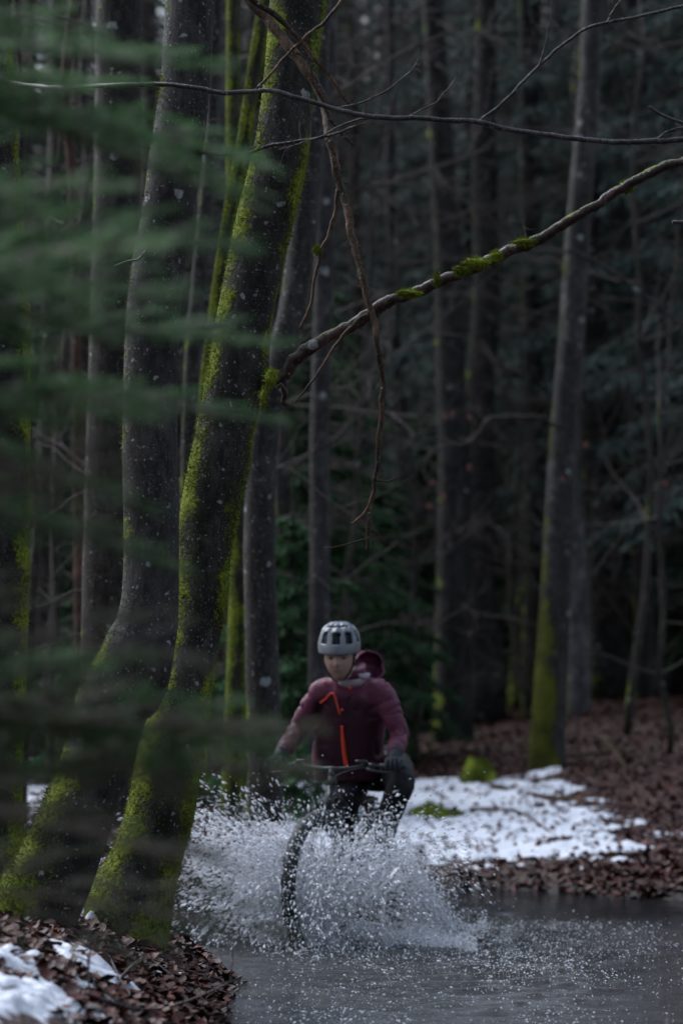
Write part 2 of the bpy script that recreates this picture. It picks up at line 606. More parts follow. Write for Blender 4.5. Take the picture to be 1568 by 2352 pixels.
def snow(poly_screen, label, soft, res, thick, nf, hole, seed):
    poly = np.array([hit(*p) for p in poly_screen])
    lo, hi = poly.min(0) - .6, poly.max(0) + .6
    xs, ys = np.arange(lo[0], hi[0], res), np.arange(lo[1], hi[1], res)
    X, Y = np.meshgrid(xs, ys)
    m = poly_sd(X, Y, poly) / soft
    nz = fbm(p3(X * nf, Y * nf), 4, seed)
    nz2 = fbm(p3(X * nf * 3.2, Y * nf * 3.2), 2, seed + 9)
    m = np.clip(m, -1.5, 1.0) + (nz - .5) * 3.2 + (nz2 - .5) * 1.6 - hole
    h = np.clip(thick * .75 * m, -.06, thick) + .012 * (nz2 - .5)
    h = h - .12 * sstep(.07, .03, g(X, Y))
    o = sheet(X, Y, g(X, Y) + h, h > -.02).build('snow_patch', M['snow'])
    tag(o, label, 'snow', 'snow patches', kind='stuff')
    SNOW.append((lo, res, g(X, Y) + h))
    return o


def snow_top(x, y):
    z = np.full(np.shape(x), -9.0)
    for lo, res, H in SNOW:
        i = ((x - lo[0]) / res).astype(int)
        j = ((y - lo[1]) / res).astype(int)
        ok = (i >= 0) & (j >= 0) & (i < H.shape[1]) & (j < H.shape[0])
        z[ok] = np.maximum(z[ok], H[j[ok], i[ok]])
    return z


snow([(620, 1850), (700, 1800), (960, 1800), (1060, 1790), (1170, 1788), (1210, 1800), (1270, 1830), (1400, 1875), (1480, 1905), (1440, 1965), (1360, 1990), (1240, 1988), (1100, 1998), (960, 1992), (700, 1970)],
     'bright patchy snow on the bank behind the puddle', .55, .03, .045, 2.2, -.12, 31)
snow([(1110, 1760), (1330, 1800), (1568, 1900), (1568, 1960), (1480, 1960), (1300, 1835), (1150, 1790)], 'thin broken snow dusting beside the mossy tree', .5, .035, .03, 2.4, .95, 57)
snow([(70, 1740), (130, 1740), (180, 1800), (150, 1930), (60, 1960), (40, 1850)], 'broken snow between the dark edge trunk and the leaning beech', .5, .035, .04, 2.0, .1, 77)
snow([(-60, 2185), (50, 2198), (62, 2222), (-60, 2240)], 'rounded snow at the foot of the leaning beech', .10, .012, .034, 5.0, -.35, 41)
snow([(135, 2180), (175, 2185), (260, 2240), (300, 2275), (270, 2285), (200, 2240), (130, 2205)], 'narrow strip of snow among the leaves', .06, .010, .026, 7.0, -.35, 42)
snow([(-40, 2255), (60, 2270), (180, 2300), (150, 2345), (-40, 2420)], 'scattered snow over leaves in front of the leaning beech', .12, .010, .030, 7.5, -.15, 43)
snow([(190, 2080), (230, 2075), (255, 2110), (300, 2125), (280, 2150), (200, 2120)], 'small snow heap between the two leaning trunks', .08, .010, .06, 5.0, -.5, 44)
snow([(300, 2085), (400, 2080), (520, 2150), (480, 2200), (400, 2190)], 'specks of snow on the leaf bank by the water', .12, .012, .035, 7.5, .35, 45)


# ---------------------------------------------------------------- leaves
def leaf_geo(L, W, curl, seed):
    """a curled beech leaf: 3 x 6 grid"""
    t = np.array([0, .12, .3, .55, .8, 1.0])
    w = np.array([.04, .6, 1.0, .92, .5, .02]) * W
    rs = np.random.default_rng(seed)
    V = []
    for i in range(6):
        for s in (-1, 0, 1):
            V.append(((t[i] - .5) * L, s * w[i] / 2, curl * ((t[i] - .5) ** 2 * 1.6 * L) + abs(s) * w[i] * (.06 + .16 * rs.random()) + .003 * rs.random()))
    F = [[3 * i + k, 3 * i + 3 + k, 3 * i + 4 + k, 3 * i + 1 + k] for i in range(5) for k in (0, 1)]
    return np.array(V), np.array(F)


LEAVES = [leaf_geo(.074 + .02 * random.random(), .046 + .012 * random.random(), random.uniform(-.3, .6), k) for k in range(8)]
LTINT = np.array([.84, .52, .58]) * np.array([(.055, .020, .014), (.085, .032, .020), (.040, .014, .011), (.085, .036, .026), (.030, .012, .011), (.10, .050, .040), (.07, .022, .012), (.11, .048, .022)])


def place_leaves(xs, ys, scale=1.0, lift=.006, tilt=.45, rs=RNG):
    n = len(xs)
    z = np.maximum(g(xs, ys), snow_top(xs, ys)) + lift
    mb = MB()
    var = rs.integers(0, 8, n)
    for v in range(8):
        k = np.where(var == v)[0]
        if not len(k): continue
        V, F = LEAVES[v]
        a = rs.uniform(0, 2 * math.pi, len(k))
        tx, ty = rs.normal(0, tilt, len(k)), rs.normal(0, tilt, len(k))
        s = scale * rs.uniform(.55, 1.45, len(k))
        P = V[None] * s[:, None, None]
        zt = P[..., 2] + P[..., 0] * np.tan(np.clip(tx, -1, 1))[:, None] + P[..., 1] * np.tan(np.clip(ty, -1, 1))[:, None]
        x2 = P[..., 0] * np.cos(a)[:, None] - P[..., 1] * np.sin(a)[:, None] + xs[k][:, None]
        y2 = P[..., 0] * np.sin(a)[:, None] + P[..., 1] * np.cos(a)[:, None] + ys[k][:, None]
        W = np.stack([x2, y2, zt + z[k][:, None]], -1)
        Fk = F[None] + (np.arange(len(k)) * len(V))[:, None, None]
        tint = LTINT[rs.integers(0, 8, len(k))] * rs.uniform(.35, 1.6, (len(k), 1)) * (1 + rs.uniform(0, .5, (len(k), 1)) * np.array([0, .5, .6]))
        mb.add(W.reshape(-1, 3), Fk.reshape(-1, 4), np.repeat(tint, len(V), 0))
    return mb


# countless litter, as one mesh each for the near bank and the rising ground behind the puddle
n = 11000
lx, ly = RNG.uniform(-2.2, -.1, n), RNG.uniform(7.0, 13.5, n)
ok = (g(lx, ly) > -.03 - .05 * RNG.random(n) ** 2) & ~((snow_top(lx, ly) > g(lx, ly) + .004) & (RNG.random(n) < .93))
near_litter = tag(place_leaves(lx[ok], ly[ok], .66, tilt=.28).build('leaf_litter', M['leaf'], smooth=False), 'wet brown beech leaves heaped on the near bank beside the puddle', 'leaf litter', kind='stuff')
n = 42000
ly = 15.0 + 22 * RNG.random(n) ** 1.35
lx = RNG.uniform(-.32, .32, n) * ly * .55 + .4
ok = (g(lx, ly) > -.02) & ~((snow_top(lx, ly) > g(lx, ly) + .004) & (RNG.random(n) < .80))
tag(place_leaves(lx[ok], ly[ok], .62, tilt=.35).build('leaf_litter', M['leaf'], smooth=False), 'reddish brown leaf litter on the rising ground behind the puddle', 'leaf litter', kind='stuff')

# the leaves that show largest, one by one
lmesh = []
for v in range(8):
    for c in range(4):
        mb = MB()
        V, F = LEAVES[v]
        mb.add(V * .74, F, LTINT[(v * 3 + c * 2) % 8] * (1.0 + .15 * c))
        me = mb.mesh('leaf', smooth=False)
        me.materials.append(M['leaf'])
        lmesh.append(me)
cnt = 0
while cnt < 260:
    x, y = random.uniform(-1.3, -.2), random.uniform(7.35, 9.8)
    if g(x, y) < .0: continue
    if float(snow_top(np.array([x]), np.array([y]))[0]) > g(x, y) + .004 and random.random() < .88: continue
    o = link('leaf', lmesh[cnt % len(lmesh)], None, ground)
    zz = max(float(g(x, y)), float(snow_top(np.array([x]), np.array([y]))[0]))
    o.location = (x, y, zz + .014)
    o.rotation_euler = (random.gauss(0, .25), random.gauss(0, .25), random.uniform(0, 6.28))
    s = random.uniform(.85, 1.2)
    o.scale = (s, s, s)
    cnt += 1

# ---------------------------------------------------------------- trees
def tuft_mesh(P, Nn, length, width, rs, droop=.3):
    n = len(P)
    d = norm(Nn + rs.normal(0, .45, (n, 3)) + np.array([0, 0, -droop]))
    side = norm(np.cross(d, rs.normal(0, 1, (n, 3))))
    L = length * rs.uniform(.4, 1.3, (n, 1))
    w = width * rs.uniform(.6, 1.3, (n, 1))
    V = np.stack([P - side * w - Nn * .004, P + side * w - Nn * .004, P + d * L], 1).reshape(-1, 3)
    mb = MB()
    mb.add(V, np.arange(3 * n).reshape(n, 3))
    return mb


def bare_crown(mb, base, d, L, r, depth, rs, sides=5):
    """recursive bare limbs"""
    n = 5
    pts = [np.array(base, float)]
    dd = norm(d)
    for i in range(n):
        dd = norm(dd + rs.normal(0, .13, 3) + np.array([0, 0, .05]))
        pts.append(pts[-1] + dd * L / n)
    pts = np.array(pts)
    mb.tube(pts, np.linspace(r, r * .45, n + 1), sides, cap=False)
    if depth <= 0: return
    for k in range(3 if depth > 1 else 4):
        i = rs.integers(2, n + 1)
        nd = norm(dd + rs.normal(0, .65, 3))
        bare_crown(mb, pts[i], nd, L * rs.uniform(.5, .75), r * .5, depth - 1, rs, max(3, sides - 1))


def hero_tree(name, rows, Y0, mat, label, flare=1.0, top=9.0, seed=1, sides=40, rings=170, dY=0.0, tufts=0, mdir=(-1, -.05, .2), mdir2=None, mthr=.3, mup=0.0, crown=True, base_pull=None, bumps=.035):
    """rows: (study y, left x, right x) from the top of the picture down to the foot"""
    rs = np.random.default_rng(seed)
    P, Rd = [], []
    for (yy, xl, xr) in rows:
        a, b = pt(xl, yy, Y0), pt(xr, yy, Y0)
        P.append((a + b) / 2)
        Rd.append(np.linalg.norm(b - a) / 2)
    P, Rd = np.array(P), np.array(Rd)
    # go on above the picture
    up = norm(P[0] - P[2])
    ext, rex = [], []
    cur, r = P[0].copy(), Rd[0]
    while cur[2] < top:
        up = norm(up * .75 + np.array([0, 0, .25]))
        cur = cur + up * .7
        r *= .93
        ext.append(cur.copy())
        rex.append(r)
    P = np.vstack([np.array(ext[::-1]).reshape(-1, 3), P])
    Rd = np.concatenate([rex[::-1], Rd])
    foot = P[-1].copy()
    fz = float(g(foot[0], foot[1]))
    dn = norm(P[-1] - P[-2])
    P = np.vstack([P, P[-1] + dn * .25])
    Rd = np.append(Rd, Rd[-1] * 1.18)
    S = spline(np.hstack([P, Rd[:, None]])[::-1], rings)
    pts, rad = S[:, :3], np.maximum(S[:, 3], .01)
    base = np.array([foot[0], foot[1], min(fz, foot[2])])
    root = empty(name, base)

    def rf(p, d, rr):
        a = fbm(p * np.array([5, 5, 1.6]), 3, seed) - .5
        b = fbm(p * np.array([26, 26, 14]), 2, seed + 5) - .5
        return rr * (1 + bumps * 3 * a + bumps * b)
    mb = MB()
    V, D = mb.tube(pts, rad, sides, True, rf)
    mb.build('trunk', mat, root, base)
    if tufts:
        vis = V[:, :, 2] < 5.2
        s = D @ np.array(mdir)
        if mdir2 is not None:
            s = np.maximum(s, D @ np.array(mdir2) - .12)
        low = sstep(1.4, 0, V[:, :, 2] - base[2])
        s = .62 * s + (fbm(V * 4.5, 3, seed + 2) - .5) * 1.3 + .3 * low - mthr - mup * (1 - low)
        w = np.where(vis, np.clip(s, 0, .4), 0).ravel()
        k = rs.choice(len(w), tufts, p=w / w.sum())
        i, j = k // sides, k % sides
        i2, j2 = np.clip(i + 1, 0, len(V) - 1), (j + 1) % sides
        u, v = rs.random((tufts, 1)), rs.random((tufts, 1))
        Pp = V[i, j] * (1 - u) * (1 - v) + V[i2, j] * u * (1 - v) + V[i, j2] * (1 - u) * v + V[i2, j2] * u * v
        tag(tuft_mesh(Pp, D[i, j], .016, .0022, rs).build('moss', M['moss'], root, base, smooth=False), kind='stuff')
    if crown:
        mb = MB()
        for k in range(5):
            i = int(rings * (.80 + .04 * k))
            i = min(i, rings - 1)
            a = rs.uniform(0, 6.28)
            bare_crown(mb, pts[i], (math.cos(a), math.sin(a) * .6, 1.2), 1.6, max(.02, rad[i] * .45), 2, rs)
        mb.build('crown', M['branch'], root, base)
    tag(root, label, 'tree')
    return root, base


def limb(root, base, path, Y, w0, w1, mat, name='branch', n=60, sides=8, seed=0, wob=.004, part_of=None, rf_amp=.12):
    """path in study coordinates, w in study pixels"""
    Y = np.interp(np.linspace(0, 1, len(path)), np.linspace(0, 1, len(Y)), Y) if np.ndim(Y) else np.full(len(path), Y)
    P = np.array([pt(a, b, y) for (a, b), y in zip(path, Y)])
    S = spline(P, n)
    S = S + (fbm(S * 9, 3, seed)[:, None] - .5) * wob * 2 * np.array([1, 1, 1]) + (fbm(S * 31 + 5, 2, seed)[:, None] - .5) * wob * np.array([-1, .5, 1])
    k = 2416 * DSP / np.mean(Y)
    rad = np.linspace(w0, w1, n) / 2 / k
    mb = MB()
    def rf(p, d, rr):
        return rr * (1 + rf_amp * 2 * (fbm(p * 40, 3, seed + 3) - .5) + .25 * np.clip(fbm(p * 14, 2, seed) - .62, 0, 1) * 2)
    V, D = mb.tube(S, rad, sides, True, rf)
    o = mb.build(name, mat, part_of or root, base)
    return o, S, rad, V, D


def twigs_along(mb, S, rad, count, rs, L=(.06, .25), r=.0016, up=.2, depth=1):
    for _ in range(count):
        i = rs.integers(3, len(S) - 1)
        t = norm(S[i] - S[i - 1])
        d = norm(t * rs.uniform(.2, 1.0) + rs.normal(0, .55, 3) * np.array([1, .7, 1]) + np.array([0, 0, up]))
        l = rs.uniform(*L)
        p = [S[i]]
        for k in range(5):
            d = norm(d + rs.normal(0, .22, 3))
            p.append(p[-1] + d * l / 5)
        p = np.array(p)
        mb.tube(p, np.linspace(r, r * .4, 6), 4, cap=False)
        if depth:
            twigs_along(mb, p, None, 2, rs, (l * .3, l * .6), r * .6, up, depth - 1)


def moss_clump(root, base, spots, mat, seed):
    rs = np.random.default_rng(seed)
    for (c, r) in spots:
        mb = MB()
        c = np.asarray(c)
        def fun(d, v):
            return v * (1 + .9 * (fbm(d * 3.2 + c * 9, 3, seed) - .5))[..., None]
        mb.ellip(c, r, 18, 12, fun=fun)
        V = np.vstack(mb.V)
        Nn = norm((V - c) / np.asarray(r))
        k = rs.integers(0, len(V), 700)
        t = tuft_mesh(V[k] + rs.normal(0, .003, (700, 3)), Nn[k], .014, .0016, rs, .25)
        mb.add(np.vstack(t.V), t.F[0])
        mb.build('moss_clump', mat, root, base)


# --- leaning beech with grey bark
A_ROWS = [(-40, 388, 500), (0, 380, 493), (200, 367, 482), (350, 344, 466), (500, 325, 443), (600, 305, 427), (750, 287, 413), (984, 281, 407), (1234, 284, 410), (1359, 280, 410),
          (1434, 265, 408), (1484, 242, 402), (1568, 202, 385), (1617, 175, 345), (1717, 152, 315), (1817, 118, 282), (1917, 74, 246), (2017, 25, 212), (2067, -8, 190), (2140, -38, 158), (2200, -60, 130)]
TA, bA = hero_tree('beech_tree', A_ROWS, 9.3, M['beech'], 'leaning grey beech with lichen spots and curved mossy foot standing in snow', seed=3, tufts=9000, mthr=.36, mup=.22)
limb(TA, bA, [(400, 764), (440, 757), (480, 752), (526, 748)], 9.15, 19, 15, M['branch'], 'branch_stub', 24, 12, 4)
limb(TA, bA, [(430, 562), (452, 558), (478, 555)], 9.2, 13, 4, M['branch'], 'branch_stub', 16, 8, 5)
limb(TA, bA, [(335, 578), (318, 596), (295, 600), (262, 612)], 9.2, 7, 3, M['branch'], 'branch_stub', 16, 6, 6)
o, S, rd_, _, _ = limb(TA, bA, [(455, 350), (520, 356), (570, 352), (620, 335), (680, 326), (740, 316), (800, 296), (838, 282)], [9.25, 9.0], 11, 4, M['branch'], 'branch', 60, 8, 7)
mb = MB()
twigs_along(mb, S, rd_, 16, np.random.default_rng(5), (.05, .22), .0020, .35, 2)
tag(mb.build('twig', M['twig'], TA, bA), kind='stuff')

# --- mossy tree with the long limb
B_ROWS = [(-40, 628, 756), (0, 620, 750), (200, 602, 726), (350, 580, 709), (500, 545, 676), (600, 525, 651), (750, 493, 623), (834, 480, 617), (900, 466, 605), (984, 450, 581), (1084, 430, 567),
          (1184, 413, 546), (1284, 412, 528), (1384, 411, 521), (1484, 400, 502), (1568, 375, 492), (1642, 338, 483), (1767, 310, 461), (1867, 293, 447), (1967, 258, 420), (2067, 205, 402), (2115, 180, 395)]
TB, bB = hero_tree('mossy_beech_tree', B_ROWS, 10.0, M['mossy'], 'leaning dark beech with bright green moss down its edges and a long side limb', seed=9, tufts=20000, mdir=(-1, -.05, .2), mdir2=(1, .1, .1), mthr=.20)
LB = [(595, 885), (625, 878), (650, 862), (680, 825), (720, 795), (780, 762), (830, 735), (880, 700), (940, 680), (1000, 652), (1060, 628), (1120, 600), (1180, 575), (1250, 545), (1310, 505), (1370, 475), (1420, 440), (1480, 405), (1530, 382), (1600, 366), (1700, 330)]
lo_, S, rd_, V_, D_ = limb(TB, bB, LB, [9.95, 9.7, 9.5], 32, 20, M['limb'], 'limb', 190, 16, 11, .014, rf_amp=.34)
spots = []
kk = 2416 * DSP / 9.6
for (mx, my, rw_, rh_) in [(622, 868, 18, 22), (940, 674, 40, 9), (1003, 642, 10, 15), (1060, 620, 26, 13), (1095, 604, 42, 13), (1140, 588, 20, 10), (1205, 556, 36, 8), (1437, 430, 20, 14), (606, 915, 10, 28)]:
    spots.append((pt(mx, my, 9.62), (rw_ / kk * .75, .024, rh_ / kk * .8)))
moss_clump(lo_, bB, spots, M['moss'], 71)
mb = MB()
twigs_along(mb, S[40:], rd_, 9, np.random.default_rng(8), (.03, .16), .0022, .3, 1)
tag(mb.build('twig', M['twig'], lo_, bB), kind='stuff')
limb(TB, bB, [(640, 885), (655, 905), (650, 925), (662, 930)], 9.75, 18, 6, M['deadb'], 'branch_stub', 20, 8, 12)
# dead branch hanging from above
db, S, rd_, _, _ = limb(TB, bB, [(470, -330), (500, -160), (560, -20), (640, 75), (715, 175), (748, 260), (760, 330), (782, 430), (800, 500), (815, 560), (832, 630), (850, 710), (868, 790), (878, 880), (876, 960), (868, 1040), (856, 1130), (849, 1200), (845, 1268)],
                        [9.9, 9.5, 9.35, 9.4], 28, 8, M['deadb'], 'dead_branch', 170, 8, 13, .012, rf_amp=.22)
tag(db, 'bare dead branch hanging down beside the trunk')
for path, w0, w1 in [([(560, -15), (650, 55), (735, 150), (805, 242)], 13, 6), ([(715, 175), (755, 265), (812, 336)], 9, 5), ([(778, 435), (766, 500), (735, 590), (716, 690), (690, 755)], 9, 4),
                     ([(850, 715), (790, 768), (735, 850), (680, 925)], 8, 3), ([(857, 1130), (838, 1180), (808, 1206)], 6, 4), ([(866, 1104), (890, 1106), (912, 1099)], 4, 3), ([(846, 1238), (790, 1253), (740, 1263)], 4, 2),
                     ([(800, -20), (750, 45), (690, 95), (590, 205)], 8, 5), ([(722, 180), (700, 135), (655, 110)], 6, 3)]:
    limb(TB, bB, path, 9.38, w0 * 1.3, w1 * 1.3, M['deadb'], 'side_branch', 46, 6, int(w0 * 7 + path[0][0]), .010, part_of=db, rf_amp=.25)
mb = MB()
twigs_along(mb, S[40:], rd_, 46, np.random.default_rng(15), (.012, .07), .0022, .0, 1)
tag(mb.build('twig', M['deadb'], db, bB), kind='stuff')
moss_clump(db, bB, [(pt(728, 574, 9.38), (.012, .012, .010))], M['moss'], 12)

# --- dark edge trunk with the thin horizontal branch
L_ROWS = [(-40, -60, 20), (0, -60, 22), (300, -62, 40), (700, -70, 68), (1100, -78, 70), (1500, -80, 65), (1800, -92, 52), (2000, -105, 64), (2060, -115, 72)]
TL, bL = hero_tree('edge_beech_tree', L_ROWS, 11.2, M['edge'], 'dark trunk with mossy edge behind the fir boughs, its thin branch reaching sideways', seed=21, tufts=4000, mdir=(1, 0, .2), mthr=.42)
HB = [(-40, 150), (0, 180), (100, 200), (250, 196), (370, 193), (440, 200), (500, 212), (560, 212), (620, 208), (680, 225), (740, 243), (800, 260), (880, 270), (960, 272), (1040, 278), (1100, 280), (1160, 295), (1240, 308), (1330, 320), (1420, 327), (1500, 325), (1600, 318), (1720, 290)]
hb, S, rd_, _, _ = limb(TL, bL, HB, [11.1, 9.0, 8.95, 8.95, 8.95, 8.95, 9.0, 9.0, 9.0], 10, 13, M['branch'], 'branch', 160, 10, 23, .006)
mb = MB()
twigs_along(mb, S[60:], rd_, 26, np.random.default_rng(25), (.02, .06), .0018, .4, 0)
tag(mb.build('twig', M['twig'], hb, bL), kind='stuff')
for path, w0, w1 in [([(1098, 279), (1150, 240), (1200, 190), (1240, 150), (1290, 105), (1340, 70), (1400, 50), (1480, 35), (1600, 6)], 8, 8), ([(1240, 148), (1252, 110), (1262, 60), (1270, -10)], 5, 3), ([(1395, 52), (1410, 20), (1440, -20)], 6, 4),
                     ([(760, 255), (850, 228), (925, 180), (955, 145), (962, 110)], 5, 2), ([(930, 272), (1000, 235), (1035, 195), (1052, 165)], 4, 2), ([(860, 268), (800, 282), (720, 320), (640, 345)], 6, 3), ([(1500, 325), (1540, 300), (1590, 290)], 6, 4)]:
    sb, S2, r2, _, _ = limb(TL, bL, path, 9.0, w0, w1, M['branch'], 'side_branch', 50, 6, int(path[0][0]), .006, part_of=hb)
    mb = MB()
    twigs_along(mb, S2, r2, 7, np.random.default_rng(int(path[0][0])), (.03, .14), .0015, .3, 1)
    me = mb.mesh('twig', bL)
    tag(link('twig', me, M['twig'], hb), kind='stuff')
for path, w0, w1 in [([(1700, 320), (1568, 285), (1520, 262), (1490, 243)], 9, 6), ([(1720, 500), (1600, 510), (1545, 512)], 12, 9)]:
    limb(TL, bL, path, 9.1, w0, w1, M['branch'], 'side_branch', 40, 7, int(path[0][1]), .008, part_of=hb)


# --- other trunks that can be told apart
def simple_tree(name, path, Y0, w, mat, label, cat='tree', group=None, seed=0, sides=14, rings=60, top=14.0, tufts=0, crown=None, mdir=(-1, -.3, .1), mdir2=(1, .1, .1), bumps=.05, mup=0.0):
    n = len(path)
    w = np.interp(np.linspace(0, 1, n), np.linspace(0, 1, len(w)), w)
    rows = [(p[1], p[0] - ww / 2, p[0] + ww / 2) for p, ww in zip(path, w)]
    r, b = hero_tree(name, rows, Y0, mat, label, seed=seed, sides=sides, rings=rings, top=top, tufts=tufts, mdir=mdir, mdir2=mdir2, mthr=.2, mup=mup, crown=(crown is None), bumps=bumps)
    if group: r['group'] = group
    return r, b


simple_tree('beech_tree', [(735, -40), (712, 350), (675, 700), (610, 960), (596, 1200), (600, 1450), (606, 1660), (608, 1790)], 14.5, [60, 68, 75, 82], M['speckled'], 'slim dark beech speckled with pale lichen just behind the mossy trunk', seed=31, sides=20, rings=90)
simple_tree('mossy_young_tree', [(618, -40), (600, 65), (578, 200), (558, 330), (535, 450), (512, 600), (492, 750), (474, 900), (462, 1100), (458, 1400), (455, 1720)], 13.0, [36, 32, 36, 44], M['greenstem'], 'thin stem coated in yellow green moss leaning behind the mossy beech', seed=33, sides=16, rings=90, tufts=3000)
simple_tree('mossy_young_tree', [(520, -40), (500, 200), (482, 500), (470, 700), (540, 1000), (548, 1210), (546, 1450), (540, 1640), (536, 1780)][4:], 15.0, [42, 46, 50], M['greenstem'], 'straight stem with two green moss stripes beside the speckled beech', seed=35, sides=16, rings=70, tufts=2500)
simple_tree('young_beech_tree', [(497, -40), (485, 300), (460, 600), (440, 850), (432, 1200), (430, 1700)], 16.0, [26, 34, 40], M['speckled'], 'thin dark stem seen between the two leaning trunks', seed=36, sides=12, rings=60)
simple_tree('beech_tree', [(752, -40), (748, 300), (742, 700), (734, 1000), (735, 1300), (732, 1480), (730, 1700)], 19.0, [40, 46, 50], M['greyb'], 'slender straight grey trunk rising behind the rider', seed=37, sides=16, rings=70)
simple_tree('beech_tree', [(276, -40), (270, 300), (262, 700), (252, 1100), (246, 1500), (240, 1790)], 13.2, [104, 110, 118, 125], M['dark2'], 'broad brown trunk half hidden behind the grey leaning beech', seed=39, sides=22, rings=80)
simple_tree('young_tree', [(178, -60), (158, 90), (150, 220), (163, 370), (172, 600), (180, 1200), (182, 1720)], 18.0, [26, 22, 24], M['redb'], 'thin crooked reddish stem beside the broad brown trunk', seed=41, sides=10, rings=60)
simple_tree('young_tree', [(205, -60), (190, 200), (200, 420), (140, 900), (128, 1300), (120, 1700)], 20.0, [20, 24, 26], M['dark2'], 'crooked thin brown stem near the reddish stem', seed=42, sides=10, rings=60)
TE, bE = simple_tree('mossy_forest_tree', [(1362, -40), (1350, 230), (1330, 480), (1318, 700), (1302, 900), (1290, 1080), (1278, 1300), (1272, 1450), (1262, 1600), (1258, 1720), (1262, 1790)], 22.0, [44, 58, 66, 74, 92], M['rightb'], 'tall straight tree with moss on its lower trunk standing beyond the snow', seed=43, sides=24, rings=110, tufts=7000, mdir=(-1, -.2, .1), mdir2=None, mup=.3)
simple_tree('beech_tree', [(1364, -40), (1332, 480), (1308, 900), (1313, 1150), (1327, 1350), (1331, 1500), (1328, 1670)], 27.0, [40, 48, 58], M['paleb'], 'pale lichen covered trunk close behind the mossy forest tree', seed=45, sides=16, rings=70)

lE, S, rd_, _, _ = limb(TE, bE, [(1292, 985), (1240, 962), (1180, 958), (1125, 962), (1095, 1000), (1060, 1022), (1010, 1030), (985, 1045), (975, 1080), (992, 1130)], 21.6, 9, 5, M['dark2'], 'branch', 70, 6, 51, .03)
limb(TE, bE, [(1060, 1022), (1000, 1010), (930, 1030), (870, 1040)], 21.6, 7, 3, M['twig'], 'side_branch', 30, 5, 52, .03, part_of=lE)
limb(TE, bE, [(1300, 575), (1380, 610), (1460, 665), (1568, 745), (1680, 800)], 20.5, 9, 7, M['dark2'], 'branch', 50, 6, 53, .03)
limb(TE, bE, [(1300, 580), (1240, 575), (1170, 570), (1090, 610)], 21.6, 8, 4, M['twig'], 'branch', 40, 6, 54, .03)
M['oldleaf'] = plain('withered_leaf', (.15, .050, .036), .7)
for k, (ax_, ay_) in enumerate([(1022, 957), (1038, 952), (1076, 958), (1078, 1072), (1018, 1140), (985, 1165), (1528, 1112), (1345, 1022), (770, 1068), (992, 1110), (1290, 1100)]):
    Vl, Fl = LEAVES[k % 8]
    mb = MB()
    a_ = k * 1.7
    Rz = np.array([[math.cos(a_), 0, math.sin(a_)], [0, 1, 0], [-math.sin(a_), 0, math.cos(a_)]])
    mb.add(Vl[:, [0, 2, 1]] @ Rz.T * .85 + pt(ax_, ay_, 21.55), Fl)
    mb.build('leaf', M['oldleaf'], lE, bE, smooth=False)

# fill of the forest behind, one tree each
def screen_of(x, y):
    return (x / y * 2416 + 341) * DSP


# conifer crown prototypes
def bough(mb, base, d, L, rs, dens=26, nw=.055):
    """drooping spruce bough made of many short needle sprays"""
    n = 7
    pts = [np.array(base, float)]
    dd = norm(d)
    for i in range(n):
        dd = norm(dd + np.array([0, 0, -.09 + .05 * i / n]) + rs.normal(0, .05, 3))
        pts.append(pts[-1] + dd * L / n)
    pts = np.array(pts)
    S = spline(pts, dens)
    T = norm(np.gradient(S, axis=0))
    for s in (-1, 1):
        side = norm(np.cross(T, [0, 0, 1.0])) * s
        t = np.linspace(0.12, 1, dens)
        ln = L * (.34 * (1 - t) + .10) * rs.uniform(.5, 1.2, dens)
        dirs = norm(side + T * .9 + np.stack([0 * t, 0 * t, rs.uniform(-.65, -.05, dens)], -1) + rs.normal(0, .15, (dens, 3)))
        for q in range(8):
            # short sprays set along each side twig
            f0 = rs.uniform(.02, .85, (dens, 1))
            A = S + dirs * ln[:, None] * f0
            d2 = norm(dirs + T * rs.uniform(-.5, .9, (dens, 1)) + rs.normal(0, .35, (dens, 3)) + np.array([0, 0, -.25]))
            l2 = (ln[:, None] * .30 + .05) * rs.uniform(.5, 1.2, (dens, 1))
            wv = norm(np.cross(d2, rs.normal(0, 1, (dens, 3)))) * nw * rs.uniform(.4, 1.1, (dens, 1))
            Bm = A + d2 * l2 * .5 + wv * .5
            Cc = A + d2 * l2
            Dm = A + d2 * l2 * .45 - wv * .5
            V = np.stack([A, Bm, Cc, Dm], 1).reshape(-1, 3)
            mb.add(V, np.arange(4 * dens).reshape(dens, 4))
    return pts


def conifer_proto(h, z0, rmax, count, seed, dens=17, nw=.024):
    rs = np.random.default_rng(seed)
    mb, tw = MB(), MB()
    for k in range(count):
        f = (k + rs.random()) / count
        z = z0 + (h - z0) * f
        a = k * 2.4 + rs.normal(0, .4)
        L = rmax * (1 - .85 * f) * rs.uniform(.6, 1.1) + .15
        p = bough(mb, (0, 0, z), (math.cos(a), math.sin(a), rs.uniform(-.25, .15)), L, rs, dens, nw)
        tw.tube(p, np.linspace(.018, .004, len(p)), 4, cap=False)
    return mb, tw


def dead_proto(z0, z1, count, seed, L=(.5, 1.9), r=.011):
    rs = np.random.default_rng(seed)
    mb = MB()
    for k in range(count):
        z = rs.uniform(z0, z1)
        a = rs.uniform(0, 6.28)
        d = np.array([math.cos(a), math.sin(a), rs.uniform(-.5, .15)])
        l = rs.uniform(*L)
        p = [np.array([0, 0, z])]
        for i in range(6):
            d = norm(d + rs.normal(0, .12, 3) + np.array([0, 0, -.03]))
            p.append(p[-1] + d * l / 6)
        p = np.array(p)
        mb.tube(p, np.linspace(r, r * .3, 7), 4, cap=False)
        for j in range(6):
            i = rs.integers(1, 6)
            d2 = norm(d + rs.normal(0, .6, 3))
            q = np.array([p[i], p[i] + d2 * l * .22, p[i] + d2 * l * .40 + rs.normal(0, .03, 3)])
            mb.tube(q, [r * .5, r * .35, r * .2], 3, cap=False)
    return mb


